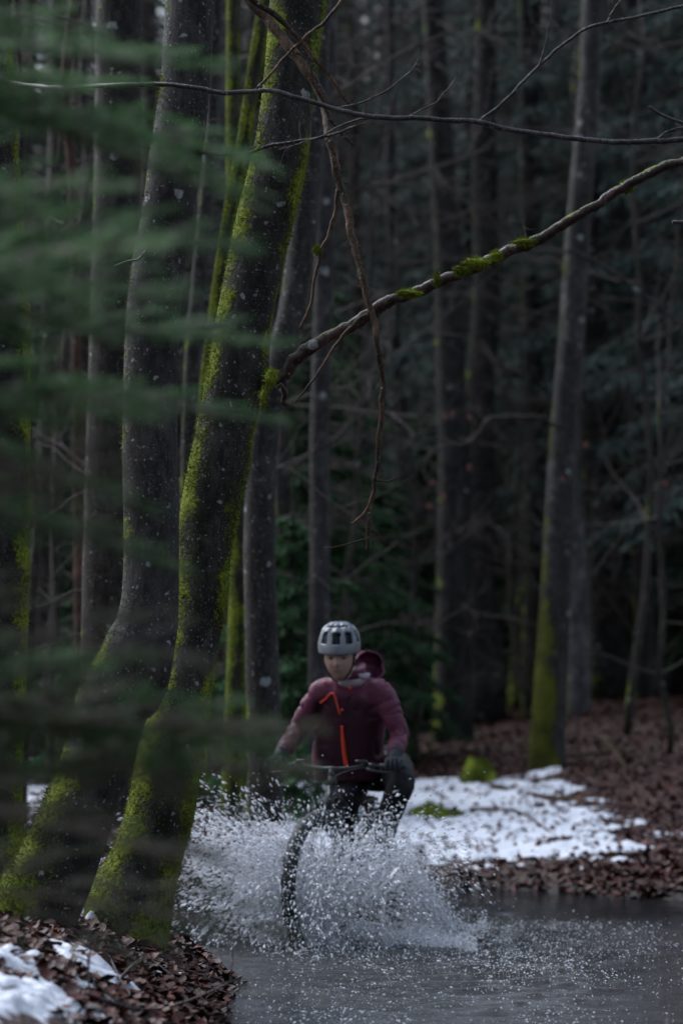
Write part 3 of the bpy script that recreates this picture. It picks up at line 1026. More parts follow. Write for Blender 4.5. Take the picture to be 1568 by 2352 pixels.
CROWN = [conifer_proto(15, 1.8, 2.9, 125, 101), conifer_proto(13, 1.2, 2.4, 120, 102), conifer_proto(17, 3.2, 3.0, 120, 103), conifer_proto(14, 2.4, 2.5, 110, 104)]
CROWN = [(a.mesh('crown', smooth=False), b.mesh('bough_wood')) for a, b in CROWN]
for a, b in CROWN:
    a.materials.append(M['needleb'])
    b.materials.append(M['twig'])
SAP = [conifer_proto(3.2, .25, 1.05, 62, 105, 20, .035), conifer_proto(2.4, .15, .9, 54, 106, 20, .035)]
SAP = [(a.mesh('crown', smooth=False), b.mesh('bough_wood')) for a, b in SAP]
for a, b in SAP:
    a.materials.append(M['needlec'])
    b.materials.append(M['twig'])
DEAD = [dead_proto(.8, 10, 70, 111).mesh('dead_wood'), dead_proto(1.0, 12, 85, 112).mesh('dead_wood'), dead_proto(.5, 8, 60, 113, (.4, 1.5)).mesh('dead_wood')]
for m_ in DEAD:
    m_.materials.append(M['twig'])


def far_trunk(h, r, seed, mat):
    rs = np.random.default_rng(seed)
    n = 22
    z = np.linspace(-.4, h, n)
    off = np.cumsum(rs.normal(0, .022, (n, 2)), 0)
    off -= off[1]
    P = np.stack([off[:, 0], off[:, 1], z], -1)
    rad = r * (1 - .75 * np.clip(z / h, 0, 1)) * (1 + .35 * np.exp(-np.clip(z, 0, 9) / .25))
    mb = MB()
    mb.tube(P, rad, 12, True, lambda p, d, rr: rr * (1 + .16 * (fbm(p * np.array([6, 6, 2]), 2, seed) - .5)))
    me = mb.mesh('trunk')
    me.materials.append(M[mat])
    return me


TRUNKS = {}
for mname in ('dark1', 'dark2', 'greyb', 'speckled', 'paleb'):
    TRUNKS[mname] = [far_trunk(15, .16, 200 + k + len(mname), mname) for k in range(2)]


def far_tree(x, y, kind, mat, s=1.0, label='', group='', rz=None, name=None):
    rs = random
    z = float(g(x, y))
    r = empty(name or ('spruce_tree' if kind.startswith('c') else 'bare_tree'), (x, y, z))
    r.rotation_euler = (rs.gauss(0, .012), rs.gauss(0, .022), rs.uniform(0, 6.28) if rz is None else rz)
    tr = link('trunk', rs.choice(TRUNKS[mat]), None, r)
    tr.scale = (s, s, 1)
    if kind[0] == 'c':
        i = int(kind[1])
        a, b = CROWN[i]
        f = rs.uniform(.85, 1.15)
        for nm, me in (('crown', a), ('bough_wood', b)):
            o = link(nm, me, None, r)
            o.scale = (f, f, 1)
    o = link('dead_wood', rs.choice(DEAD), None, r)
    o.rotation_euler = (0, 0, rs.uniform(0, 6.28))
    return tag(r, label, 'tree', group)


# explicit trunks (study x, depth, kind, bark, thickness)
G1 = 'dark spruces behind the snow bank'
EXPL = [(1042, 27, 'b', 'dark1', 1.35, 'thick dark trunk standing behind the mossy upright stone'), (1112, 29, 'b', 'dark1', 1.5, 'thickest dark trunk next to the one behind the mossy stone'), (1075, 34, 'c2', 'dark1', 1.4, 'spruce with high green boughs between two thick dark trunks'),
        (1225, 31, 'b', 'dark1', 1.0, 'dark trunk close beside the mossy forest tree'), (1395, 30, 'b', 'dark1', 1.7, 'broad dark trunk just past the pale lichen covered trunk'), (1440, 33, 'b', 'dark2', 1.0, 'brown trunk between the broad dark trunk and a thin dark one'), (1478, 29, 'b', 'dark1', .75, 'thin dark trunk beyond the crossed fallen branches'),
        (1505, 36, 'b', 'dark2', .9, 'brown trunk just behind the thin dark trunk'), (1545, 32, 'c2', 'dark1', 1.2, 'spruce with dark trunk beside the bluish green fir'), (950, 33, 'b', 'greyb', .8, 'grey trunk behind the hanging tip of the dead branch'), (985, 40, 'b', 'paleb', .8, 'pale trunk deep in the wood near the thick dark trunks'),
        (905, 38, 'b', 'greyb', .8, 'slim grey trunk behind the small green fir'), (860, 44, 'b', 'paleb', .8, 'pale slim trunk far behind the rider'), (1165, 42, 'b', 'greyb', 1.0, 'grey trunk behind the dark young fir'), (690, 26, 'b', 'dark2', .7, 'slim brown trunk beside the slender grey trunk'), (815, 30, 'b', 'dark2', .7, 'slim brown trunk rising behind the helmet'),
        (90, 22, 'b', 'dark2', .9, 'brown trunk next to the dark edge trunk'), (125, 27, 'b', 'greyb', .7, 'slim grey trunk behind the crooked thin brown stem'), (205, 24, 'b', 'dark2', .7, 'slim brown trunk behind the thin reddish stem'), (45, 30, 'b', 'speckled', .9, 'lichen speckled trunk partly behind the dark edge trunk'),
        (330, 28, 'b', 'dark2', .8, 'brown trunk mostly hidden by the grey leaning beech'), (395, 33, 'b', 'greyb', .7, 'grey trunk mostly hidden by the mossy leaning beech'), (660, 22, 'b', 'dark1', .6, 'thin dark trunk behind the lichen speckled slim beech')]
for (sx, yy, kind, mat, s, lab) in EXPL:
    x = (sx / DSP - 341) / 2416 * yy
    far_tree(x, yy, kind, mat, s, lab, 'trunks behind the puddle')

# spruces giving the dark green layers
rs_ = random.Random(31)
CON = [(1200, 32, 'c2'), (1660, 27, 'c3'), (1490, 30, 'c2'), (560, 31, 'c2'), (960, 39, 'c0'), (1150, 40, 'c1'), (1240, 40, 'c0'), (1330, 38, 'c3'), (1440, 37, 'c1'), (1560, 34, 'c0'), (1640, 30, 'c1'), (860, 37, 'c1'), (780, 42, 'c0'), (640, 38, 'c3'), (560, 44, 'c0'), (470, 40, 'c1'), (330, 42, 'c0'), (180, 40, 'c3'), (40, 38, 'c1'), (-60, 34, 'c0')]
CON += [(-80 + 1760 * (k + rs_.random()) / 17, rs_.uniform(42, 64), 'c%d' % rs_.randrange(4)) for k in range(17)]
for (sx, yy, kind) in CON:
    x = (sx / DSP - 341) / 2416 * yy
    far_tree(x, yy, kind, 'dark1', random.uniform(.9, 1.4), 'dark green spruce filling the forest background', 'spruces in the background')

# more bare trunks on the slope
rs_ = random.Random(5)
for k in range(26):
    yy = rs_.uniform(36, 66)
    sx = rs_.uniform(-80, 1650)
    x = (sx / DSP - 341) / 2416 * yy
    far_tree(x, yy, 'b', rs_.choice(['greyb', 'dark2', 'dark2', 'dark1', 'greyb']), rs_.uniform(.7, 1.2), 'far bare trunk on the wooded slope', 'far trunks on the slope')

# unseen spruce wood added behind the camera to darken the sides facing it
def wood(spots, label):
    mb = MB()
    for (x, y, v, sc) in spots:
        me = CROWN[v][0]
        V = np.empty(len(me.vertices) * 3, np.float32)
        me.vertices.foreach_get('co', V)
        V = V.reshape(-1, 3) * np.array([sc, sc, 1.0]) + np.array([x, y, float(g(x, y)) - 1.0])
        mb.add(V, np.arange(len(V)).reshape(-1, 4))
        zz_ = np.linspace(-.3, 13, 14)
        mb.tube(np.stack([x + 0 * zz_, y + 0 * zz_, zz_], -1), np.linspace(.2, .03, 14), 8)
    return tag(mb.build('unseen_spruce_wood', M['needleb'], smooth=False), label, 'wood', kind='stuff')


rs_ = random.Random(9)
wood([(rs_.uniform(-13, 13), rs_.uniform(-19, -7.5), k % 4, rs_.uniform(1.2, 1.6)) for k in range(26)], 'dense dark spruce wood added unseen behind the camera to block light')

def bare_sapling_proto(seed):
    rs = np.random.default_rng(seed)
    st, tw = MB(), MB()
    z = np.linspace(-.2, 5.5, 14)
    off = np.cumsum(rs.normal(0, .05, (14, 2)), 0)
    off -= off[0]
    P = np.stack([off[:, 0], off[:, 1], z], -1)
    st.tube(P, np.linspace(.035, .008, 14), 7)
    for k in range(13):
        i = rs.integers(2, 13)
        a = rs.uniform(0, 6.28)
        bare_crown(tw, P[i], (math.cos(a), math.sin(a), rs.uniform(.0, .7)), rs.uniform(.7, 1.4), .010, 2, rs, 4)
    a_, b_ = st.mesh('trunk'), tw.mesh('crown')
    a_.materials.append(M['dark2'])
    b_.materials.append(M['twig'])
    return a_, b_


BS = [bare_sapling_proto(500 + k) for k in range(3)]
for k, (sx, yy, lab) in enumerate([(955, 24, 'bare twiggy sapling behind the rider and the hanging branch'), (800, 22, 'bare sapling behind the slender grey trunk'), (1430, 24, 'bare sapling beyond the crossed fallen branches'), (1530, 22, 'bare sapling on the leaf covered rise'), (60, 16, 'bare sapling next to the dark edge trunk'), (150, 19, 'bare sapling under the thin reddish stem'), (220, 16.5, 'bare sapling in front of the broad brown trunk'), (670, 20, 'bare sapling near the young green fir'), (1210, 28, 'bare sapling close behind the mossy forest tree'), (890, 29, 'bare sapling among the slim grey trunks'), (330, 22, 'bare sapling behind the grey leaning beech')]):
    x = (sx / DSP - 341) / 2416 * yy
    r = empty('bare_sapling', (x, yy, float(g(x, yy))))
    r.rotation_euler = (0, 0, k * 1.3)
    q = .9 + .35 * ((k * 7) % 5) / 4
    r.scale = (q, q, q * 1.1)
    for nm, me in zip(('trunk', 'crown'), BS[k % 3]):
        link(nm, me, None, r)
    tag(r, lab, 'tree', 'bare saplings')

# young firs in the understorey
SAPL = [(672, 1300, 19.5, 1, 'young green fir between the speckled beech and the slender grey trunk', 1.0), (880, 1560, 25, 0, 'small green fir behind the rider', .9), (700, 1100, 24, 0, 'taller green fir behind the slender grey trunk', 1.5),
        (1640, 1500, 31, 0, 'bluish green fir at the back beside the dark trunks', 2.2), (1180, 1560, 33, 0, 'dark young fir between the dark trunks and the mossy forest tree', 1.6), (980, 1560, 34, 1, 'dark young fir in front of the pale trunks', 1.8), (330, 1500, 21, 1, 'young fir hidden behind the leaning beech', 1.2), (100, 1500, 25, 0, 'young fir behind the dark edge trunk', 1.4)]
for (sx, _, yy, v, lab, s) in SAPL:
    x = (sx / DSP - 341) / 2416 * yy
    r = empty('young_fir', (x, yy, float(g(x, yy))))
    r.rotation_euler = (0, 0, random.uniform(0, 6.28))
    r.scale = (s, s, s)
    a, b = SAP[v]
    link('crown', a, None, r)
    link('bough_wood', b, None, r)
    tr = link('trunk', TRUNKS['dark2'][0], None, r)
    tr.scale = (.18, .18, .2)
    tag(r, lab, 'tree', 'young firs')

# ---------------------------------------------------------------- small things on the forest floor
def stick(name, path, w0, w1, mat, label, cat, seed, group=None, lift=.02, yy=None, sub=4):
    P = []
    for (a, b) in path:
        x, y = hit(a, b)
        P.append((x, y, max(float(g(x, y)), float(snow_top(np.array([x]), np.array([y]))[0])) + lift))
    P = np.array(P)
    n = 40
    S = spline(P, n)
    S[:, 2] = np.maximum(S[:, 2], g(S[:, 0], S[:, 1]) + .008)
    base = P[0].copy()
    k = 2416 * DSP / P[:, 1].mean()
    rs = np.random.default_rng(seed)
    mb = MB()
    mb.tube(S, np.linspace(w0, w1, n) / 2 / k, 8, True, lambda p, d, rr: rr * (1 + .5 * (fbm(p * 25, 2, seed) - .5)))
    twigs_along(mb, S, None, sub, rs, (.1, .3), .004, .15, 1)
    o = mb.build(name, mat, None, base)
    o.location = [float(v) for v in base]
    return tag(o, label, cat, group)


stick('fallen_branch', [(1050, 1800), (1130, 1815), (1240, 1840), (1330, 1848), (1410, 1868)], 13, 8, M['deadb'], 'long dark fallen branch lying along the upper edge of the snow', 'branch', 1)
stick('fallen_branch', [(1080, 1870), (1150, 1878), (1200, 1890), (1260, 1925)], 9, 4, M['deadb'], 'short bent dark branch lying in the middle of the snow', 'branch', 2)
stick('fallen_branch', [(1290, 1745), (1350, 1738), (1410, 1735), (1470, 1728)], 12, 8, M['deadb'], 'brown fallen branch beside the foot of the mossy forest tree', 'branch', 3)
stick('fallen_branch', [(1380, 1700), (1410, 1735), (1440, 1775)], 12, 9, M['deadb'], 'short brown branch crossing another fallen branch on the leaves', 'branch', 4)
stick('fallen_branch', [(1000, 1590), (1050, 1615), (1110, 1640), (1180, 1665)], 10, 7, M['deadb'], 'leaning brown branch on the ground behind the snow', 'branch', 5, lift=.35)
stick('fallen_branch', [(190, 2300), (240, 2318), (310, 2335), (420, 2340)], 10, 5, M['branch'], 'dark twig lying on leaves in front of the leaning beech', 'branch', 6, sub=7)
stick('fallen_branch', [(250, 2210), (258, 2240), (275, 2270), (300, 2300)], 5, 3, M['branch'], 'thin forked twig beside the strip of snow', 'branch', 7, sub=6)
stick('fallen_branch', [(280, 2190), (360, 2230), (440, 2300), (470, 2340)], 4, 3, M['twig'], 'thin bent stalk across the leaf bank', 'branch', 8)
stick('fallen_branch', [(400, 2130), (470, 2175), (540, 2210)], 5, 3, M['twig'], 'thin stalk on the leaf bank by the water edge', 'branch', 9)

def mossy_stone(sx, sy, Y, r, label, seed):
    c = pt(sx, sy, Y)
    z = float(g(c[0], c[1]))
    base = np.array([c[0], c[1], z])
    root = empty('mossy_stone', base)
    def fun(d, v): return v * (1 + .7 * (fbm(d * 1.9 + seed, 3, seed) - .5))[..., None]
    mb = MB()
    mb.ellip(base + np.array([0, 0, r[2] * .35]), r, 24, 16, fun=fun)
    mb.build('stone', M['speckled'], root, base)
    rs = np.random.default_rng(seed)
    mb = MB()
    mb.ellip(base + np.array([0, 0, r[2] * .42]), np.asarray(r) * 1.04, 28, 18, fun=fun)
    V = np.vstack(mb.V)
    k = rs.integers(0, len(V), 2500)
    t = tuft_mesh(V[k], norm(V[k] - base), .03, .004, rs, .1)
    mb.add(np.vstack(t.V), t.F[0])
    mb.build('moss', M['moss'], root, base)
    return tag(root, label, 'stone')


mossy_stone(1100, 1745, 21, (.14, .12, .16), 'small upright stone capped in bright green moss behind the snow', 5)
mossy_stone(985, 1790, 19, (.16, .12, .07), 'low mossy stone at the near corner of the snow', 8)
mossy_stone(1030, 1815, 18.8, (.13, .10, .05), 'flat mossy stone half sunk in the snow', 14)

# ---------------------------------------------------------------- fir boughs close to the lens
def fir_bough(seed, dry):
    """unit length along +X, flat spray in XY; returns wood and needle meshes"""
    rs = np.random.default_rng(seed)
    wood, P, D, Ls = MB(), [], [], []
    m = 14
    t = np.linspace(0, 1, m)
    axis = np.stack([t, .06 * np.sin(t * 3 + seed) * t, -.13 * t ** 2 + .02 * np.sin(5 * t)], -1)
    wood.tube(axis, np.linspace(.008, .0016, m), 6, False)
    def needles(S, dens, t0):
        n = int(dens)
        u = rs.uniform(t0, 1, n)
        i = u * (len(S) - 1)
        a = i.astype(int).clip(0, len(S) - 2)
        f = (i - a)[:, None]
        p = S[a] * (1 - f) + S[a + 1] * f
        T = norm(S[a + 1] - S[a])
        side = norm(np.cross(T, [0, 0, 1.0])) * rs.choice([-1, 1], n)[:, None]
        P.append(p)
        D.append(norm(side + T * .7 + rs.normal(0, .22, (n, 3)) * np.array([1, 1, .6])))
        Ls.append(rs.uniform(.018, .032, n))
    for k in range(22):
        s = -1 if k % 2 else 1
        u = .10 + .86 * k / 22 + rs.uniform(-.02, .02)
        b = np.array([np.interp(u, t, axis[:, c]) for c in range(3)])
        L = (.40 * (1 - u) + .07) * rs.uniform(.7, 1.15)
        d = norm(np.array([.75, s * .8, rs.normal(0, .10)]))
        q = np.array([b + d * L * f + np.array([.10 * L * f * f, 0, -.12 * L * f * f]) for f in np.linspace(0, 1, 6)])
        wood.tube(q, np.linspace(.0034, .0010, 6), 4, False)
        t0 = .55 if dry else .05
        if u < (.30 if dry else .22): t0 = .8
        needles(q, (40 if dry else 100) * L / .3, t0)
        for j in range(3 + int(6 * L)):
            v = rs.uniform(.2, .9)
            bb = q[int(v * 5)]
            ss = rs.choice([-1, 1])
            d2 = norm(d + np.array([-d[1], d[0], 0]) * ss * .8 + rs.normal(0, .12, 3) * np.array([1, 1, .8]))
            l2 = L * .42 * (1.15 - v) * rs.uniform(.6, 1.2)
            q2 = np.array([bb + d2 * l2 * f for f in np.linspace(0, 1, 4)])
            wood.tube(q2, np.linspace(.0026, .0009, 4), 3, False)
            needles(q2, (20 if dry else 42) * l2 / .12, .35 if dry else 0)
    if not dry:
        needles(axis[7:], 160, 0)
    P, D, Ls = np.vstack(P), np.vstack(D), np.concatenate(Ls)
    w = norm(np.cross(D, rs.normal(0, 1, D.shape) + np.array([0, 0, 2.0]))) * .0022
    V = np.stack([P - w, P + w, P + D * Ls[:, None] + w * .4, P + D * Ls[:, None] - w * .4], 1).reshape(-1, 3)
    nb = MB()
    nb.add(V, np.arange(len(V)).reshape(-1, 4))
    a, b = wood.mesh('bough'), nb.mesh('needles', smooth=False)
    a.materials.append(M['twigfg'])
    b.materials.append(M['needledry' if dry else 'needle'])
    return a, b


FIR = [fir_bough(301 + k, False) for k in range(4)]
DRY = [fir_bough(331 + k, True) for k in range(3)]
MID = []
for a_, b_ in FIR:
    b2 = b_.copy()
    b2.materials.clear()
    b2.materials.append(M['needledry'])
    MID.append((a_, b2))
FX, FY = -1.42, 4.35
fir_base = np.array([FX, FY, float(g(FX, FY))])
fir = empty('fir_tree', fir_base)
tag(fir, 'blurred fir with soft green boughs spreading in front of the leaning trunks', 'tree')
mb = MB()
zz = np.linspace(-.2, 5.2, 30)
mb.tube(np.stack([FX + .02 * np.sin(zz * 2), FY + .02 * np.cos(zz * 3), fir_base[2] + zz], -1), np.linspace(.06, .012, 30), 12)
mb.build('trunk', M['dark2'], fir, fir_base)
# (tip study x, tip study y, depth of tip, dry, scale)
BO = [(215, 100, 3.1, 0), (500, 150, 3.3, 0), (290, 285, 3.2, 0), (650, 372, 3.4, 0), (230, 430, 2.9, 0), (640, 478, 3.3, 0), (520, 545, 3.1, 0), (400, 668, 2.9, 0), (250, 590, 2.7, 0),
      (635, 800, 3.4, 0), (600, 945, 3.4, 0), (350, 950, 3.1, 0), (240, 790, 2.9, 0), (395, 1190, 3.3, 0), (430, 1290, 3.3, 0), (250, 1130, 3.0, 1), (280, 1260, 3.0, 1),
      (440, 1560, 3.0, 1), (690, 1690, 3.2, 2), (660, 1740, 3.2, 0), (680, 1815, 3.2, 2), (560, 1990, 3.0, 1), (660, 2180, 3.1, 1)]
rs_ = random.Random(12)
for k, (sx, sy, yy, dry) in enumerate(BO):
    tip = pt(sx, sy, yy * 1.36)
    b = np.array([FX, FY, tip[2] + rs_.uniform(-.12, .34)])
    tip[2] += .145 * float(np.linalg.norm(tip - b))      # the spray droops back to its tip height
    d = tip - b
    L = float(np.linalg.norm(d))
    X_ = d / L
    up = norm(np.array([0, 0, 1.0]) + np.array([rs_.gauss(0, .1), rs_.gauss(-.5 if not dry else -.2, .4), 0]))
    Yv = norm(np.cross(up, X_))
    Zv = np.cross(X_, Yv)
    wo, ne = (FIR, DRY, MID)[dry][k % (3 if dry == 1 else 4)]
    o = link('bough', wo, None, fir)
    mat = Matrix(((X_[0], Yv[0], Zv[0]), (X_[1], Yv[1], Zv[1]), (X_[2], Yv[2], Zv[2])))
    o.rotation_mode = 'QUATERNION'
    o.rotation_quaternion = mat.to_quaternion()
    o.location = [float(v) for v in (b - fir_base)]
    o.scale = (L, L * .62, L)
    nd = link('needles', ne, None, o)
    tag(nd, kind='stuff')

# ---------------------------------------------------------------- bicycle
TH = R(15)
HV = np.array([-math.sin(TH), -math.cos(TH), 0])     # heading
LV = np.array([math.cos(TH), -math.sin(TH), 0])      # towards the rider's left hand
UPV = np.array([0, 0, 1.0])
B0 = np.array([.08, 13.03, -.10])


def W(u, l, z):
    return B0 + HV * u + LV * l + UPV * z


M['frame'] = plain('frame_paint', (.018, .020, .024), .28, .2, 8, .02)
M['metal'] = plain('black_alloy', (.035, .036, .040), .32, .25, 40, .05, .6)
M['steel'] = plain('brushed_steel', (.45, .46, .48), .3, .2, 50, .05, 1.0)
M['rubber'] = plain('tyre_rubber', (.014, .014, .015), .65, .4, 60, .4)
M['saddle'] = plain('saddle_cover', (.012, .012, .013), .5)

bike = empty('bicycle', B0)
tag(bike, 'dark mountain bike ploughing through the puddle under the rider', 'bicycle')


def tube_part(name, pts, r, mat, parent=bike, sides=10, n=None, base=B0):
    pts = np.array(pts, float)
    if n:
        pts = spline(pts, n)
        r = np.interp(np.linspace(0, 1, n), np.linspace(0, 1, np.size(r)), np.atleast_1d(r))
    mb = MB()
    mb.tube(pts, r, sides)
    return mb.build(name, mat, parent, base)


def make_wheel(c, name_label, steer=0.0):
    hv = HV * math.cos(steer) + LV * math.sin(steer)
    lv = np.cross(hv, UPV) * -1
    lv = np.cross(UPV, hv)
    Rw, rt = .338, .035
    na, nb = 120, 14
    a = np.linspace(0, 2 * math.pi, na, endpoint=False)
    b = np.linspace(0, 2 * math.pi, nb, endpoint=False)
    rad = hv[None] * np.cos(a)[:, None] + UPV[None] * np.sin(a)[:, None]
    def torus(R0, r1, r2, knob=0.0):
        kn = np.ones((na, nb))
        if knob:
            pat = ((np.arange(na)[:, None] // 2 + (np.arange(nb)[None] // 2)) % 2)
            kn = 1 + knob * pat * (np.cos(b)[None] > -.2)
        V = c + rad[:, None] * (R0 + r1 * np.cos(b)[None, :, None] * kn[..., None]) + lv * (r2 * np.sin(b)[None, :, None] * kn[..., None])
        idx = np.arange(na * nb).reshape(na, nb)
        q = np.stack([idx, np.roll(idx, -1, 0), np.roll(np.roll(idx, -1, 0), -1, 1), np.roll(idx, -1, 1)], -1).reshape(-1, 4)
        mb = MB()
        mb.add(V.reshape(-1, 3), q)
        return mb
    wheel = torus(.305, .012, .014).build('wheel', M['metal'], bike, B0)
    torus(Rw, rt, rt, .16).build('tyre', M['rubber'], wheel, B0)
    tube_part('hub', [c - lv * .055, c - lv * .02, c + lv * .02, c + lv * .055], np.array([.016, .022, .022, .016]), M['metal'], wheel)
    mb = MB()
    ro = np.linspace(0, 2 * math.pi, 40, endpoint=False)
    # brake disc as a flat ring
    for r0, r1 in ((.055, .09),):
        V = np.concatenate([c + lv * .04 + (hv[None] * np.cos(ro)[:, None] + UPV[None] * np.sin(ro)[:, None]) * rr for rr in (r0, r1)] +
                           [c + lv * .043 + (hv[None] * np.cos(ro)[:, None] + UPV[None] * np.sin(ro)[:, None]) * rr for rr in (r0, r1)])
        i = np.arange(40)
        j = (i + 1) % 40
        F = np.concatenate([np.stack([i, j, j + 40, i + 40], -1), np.stack([i + 80, i + 120, j + 120, j + 80], -1), np.stack([i + 40, j + 40, j + 120, i + 120], -1), np.stack([i, i + 80, j + 80, j], -1)])
        mb.add(V, F)
    mb.build('brake_disc', M['steel'], wheel, B0)
    me = None
    for k in range(28):
        an = k * 2 * math.pi / 28
        d = hv * math.cos(an) + UPV * math.sin(an)
        tg = -hv * math.sin(an) + UPV * math.cos(an)
        s = 1 if k % 2 else -1
        mb = MB()
        mb.tube(np.array([c + lv * .028 * s + tg * .02 * (1 if k % 4 < 2 else -1), c + d * .297]), .0011, 4)
        mb.build('spoke', M['steel'], wheel, B0)
    return wheel


FA, RA = W(.78, 0, .37), W(-.43, 0, .37)
make_wheel(FA, 'front', -R(9))
make_wheel(RA, 'rear')
CL = pt(762, 1768, 12.55)
CLu = (CL - B0) @ HV
HT = W(.60, 0, .70)
ax = norm(CL - FA)
head_lo, head_hi = W(.56, 0, .74), W(.505, 0, .86)
tube_part('head_tube', [head_lo, head_hi], .026, M['frame'])
tube_part('down_tube', [head_lo + UPV * .02, W(0, 0, .33)], np.array([.030, .036]), M['frame'])
tube_part('top_tube', [head_hi - UPV * .03, W(-.17, 0, .62)], np.array([.024, .018]), M['frame'])
tube_part('seat_tube', [W(0, 0, .33), W(-.18, 0, .66)], .018, M['frame'])
for s in (-1, 1):
    tube_part('chain_stay', [W(-.02, .03 * s, .33), RA + LV * .07 * s], .011, M['frame'])
    tube_part('seat_stay', [W(-.16, .02 * s, .60), RA + LV * .07 * s], .009, M['frame'])
    tube_part('fork_leg', [head_lo + LV * .065 * s - UPV * .02, FA + LV * .065 * s], np.array([.019, .016, .021, .021, .015]), M['frame'], n=10)
tube_part('fork_crown', [head_lo - LV * .08 - UPV * .02, head_lo - UPV * .005, head_lo + LV * .08 - UPV * .02], .022, M['frame'], n=9)
tube_part('seat_post', [W(-.17, 0, .64), W(-.205, 0, .74)], .015, M['metal'])
mb = MB()
mb.ellip((0, 0, 0), (1, 1, 1), 20, 12, fun=lambda d, v: np.stack([d[..., 0] * .135, d[..., 1] * (.028 + .045 * np.clip(-d[..., 0], 0, 1)), d[..., 2] * .028 + .012 * np.clip(-d[..., 0], 0, 1)], -1))
V = np.vstack(mb.V)
V2 = W(-.22, 0, .76) + V[:, :1] * HV + V[:, 1:2] * LV + V[:, 2:] * UPV
mb2 = MB()
mb2.add(V2, mb.F)
mb2.build('saddle', M['saddle'], bike, B0)
tube_part('stem', [W(.50, 0, .90), CL], .019, M['metal'])
tube_part('steerer_cap', [head_hi, W(.497, 0, .915)], .021, M['metal'])
BARP = [(-.375, -.060, .012), (-.20, -.032, .016), (-.10, -.008, .004), (-.03, 0, 0), (.03, 0, 0), (.10, -.008, .004), (.20, -.032, .016), (.375, -.060, .012)]
def bar(l, u, z): return CL + LV * l + HV * u + UPV * z
bar_pts = spline(np.array([bar(*p) for p in BARP]), 50)
mb = MB()
mb.tube(bar_pts, np.interp(np.linspace(-1, 1, 50), [-1, -.2, 0, .2, 1], [.011, .012, .016, .012, .011]), 12)
hbar = mb.build('handlebar', M['metal'], bike, B0)
for s in (-1, 1):
    gp = [bar(s * .245, -.039, .0155), bar(s * .375, -.060, .012)]
    tube_part('grip', gp, .0165, M['rubber'], hbar)
    lv0 = bar(s * .20, -.03, .010)
    tube_part('brake_lever', [lv0 + HV * .015, lv0 + HV * .055 - UPV * .010, bar(s * .26, .03, -.012), bar(s * .33, .012, -.016)], np.array([.011, .010, .006, .005]), M['metal'], hbar, n=14)
    tube_part('brake_clamp', [bar(s * .19, -.03, .016), bar(s * .22, -.035, .0155)], .018, M['metal'], hbar)
    tube_part('brake_cable', [lv0 + HV * .04, bar(s * .12, .10, -.005), bar(s * .03, .11, -.06), W(.58, .02 * s, .72)], .003, M['rubber'], hbar, 6, 26)
    tube_part('shifter', [bar(s * .16, -.02, .020), bar(s * .185, .005, .035), bar(s * .13, .02, .042)], np.array([.010, .014, .006]), M['metal'], hbar, n=8)
tube_part('crank_arm', [W(0, .075, .33), W(.165, .085, .335)], np.array([.016, .013]), M['metal'])
tube_part('crank_arm', [W(0, -.075, .33), W(-.165, -.085, .325)], np.array([.016, .013]), M['metal'])
tube_part('bottom_bracket', [W(0, -.075, .33), W(0, .075, .33)], .022, M['metal'])
a_ = np.linspace(0, 2 * math.pi, 64, endpoint=False)
tube_part('chainring', [W(0, -.055, .33), W(0, -.050, .33)], .068, M['metal'], sides=40)
for (u, l) in ((.165, .145), (-.165, -.145)):
    mb = MB()
    rot = np.stack([HV, LV, UPV], 1)
    mb.box(W(u, l, .33), (.10, .105, .016), rot)
    mb.build('pedal', M['metal'], bike, B0, smooth=False)

# ---------------------------------------------------------------- rider
JOBS = []


def remesh_job(mb, vox, smooth):
    o = bpy.data.objects.new('tmp', mb.mesh('tmp'))
    COL.objects.link(o)
    m = o.modifiers.new('r', 'REMESH')
    m.mode = 'VOXEL'
    m.voxel_size = vox
    m.use_smooth_shade = True
    if smooth:
        s = o.modifiers.new('s', 'SMOOTH')
        s.factor = .5
        s.iterations = smooth
    return o


def fabric(name, col, col2=None, rough=.6):
    t = NT(name)
    c = t.n('TexCoord').outputs['Object']
    n = t.noise(c, 18, 4)
    w = t.noise(c, 260, 2)
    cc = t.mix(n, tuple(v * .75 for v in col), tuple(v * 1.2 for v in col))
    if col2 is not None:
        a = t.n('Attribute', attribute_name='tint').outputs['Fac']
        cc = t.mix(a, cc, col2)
    return t.fin(cc, rough, t.bump(w, .25, .002, t.bump(n, .4, .012)), Specular_IOR_Level=.2)


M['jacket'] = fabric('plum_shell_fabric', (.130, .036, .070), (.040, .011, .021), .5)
M['lining'] = fabric('pale_lining', (.36, .30, .36))
M['orange'] = plain('orange_zip_tape', (.72, .060, .022), .5, .15)
M['trousers'] = fabric('black_trousers', (.008, .008, .011))
M['glove'] = fabric('dark_glove', (.030, .032, .040))
M['shoe'] = plain('black_shoe', (.015, .015, .016), .5)
M['helmet'] = plain('pale_helmet_shell', (.155, .17, .205), .35, .06, 20, .02)
M['liner'] = plain('helmet_liner', (.012, .012, .013), .7)
M['hair'] = plain('brown_hair', (.035, .020, .014), .5, .4, 120, .5)
M['eye'] = plain('eye', (.02, .015, .012), .2)


def skin_mat():
    t = NT('skin')
    a = t.n('Attribute', attribute_name='tint').outputs['Color']
    n = t.noise(t.n('TexCoord').outputs['Object'], 60, 3)
    return t.fin(t.mix(t.math('MULTIPLY', n, .25), a, (.24, .12, .09)), .5, t.bump(n, .1, .002), Subsurface_Weight=.08, Subsurface_Radius=(.01, .004, .002))


M['skin'] = skin_mat()
HIP = W(-.25, .06, .95)
person = empty('person', W(-.02, 0, .33))
PB = np.array(person.location)
tag(person, 'rider in plum jacket with orange zip and pale helmet leaning over the handlebar', 'person')


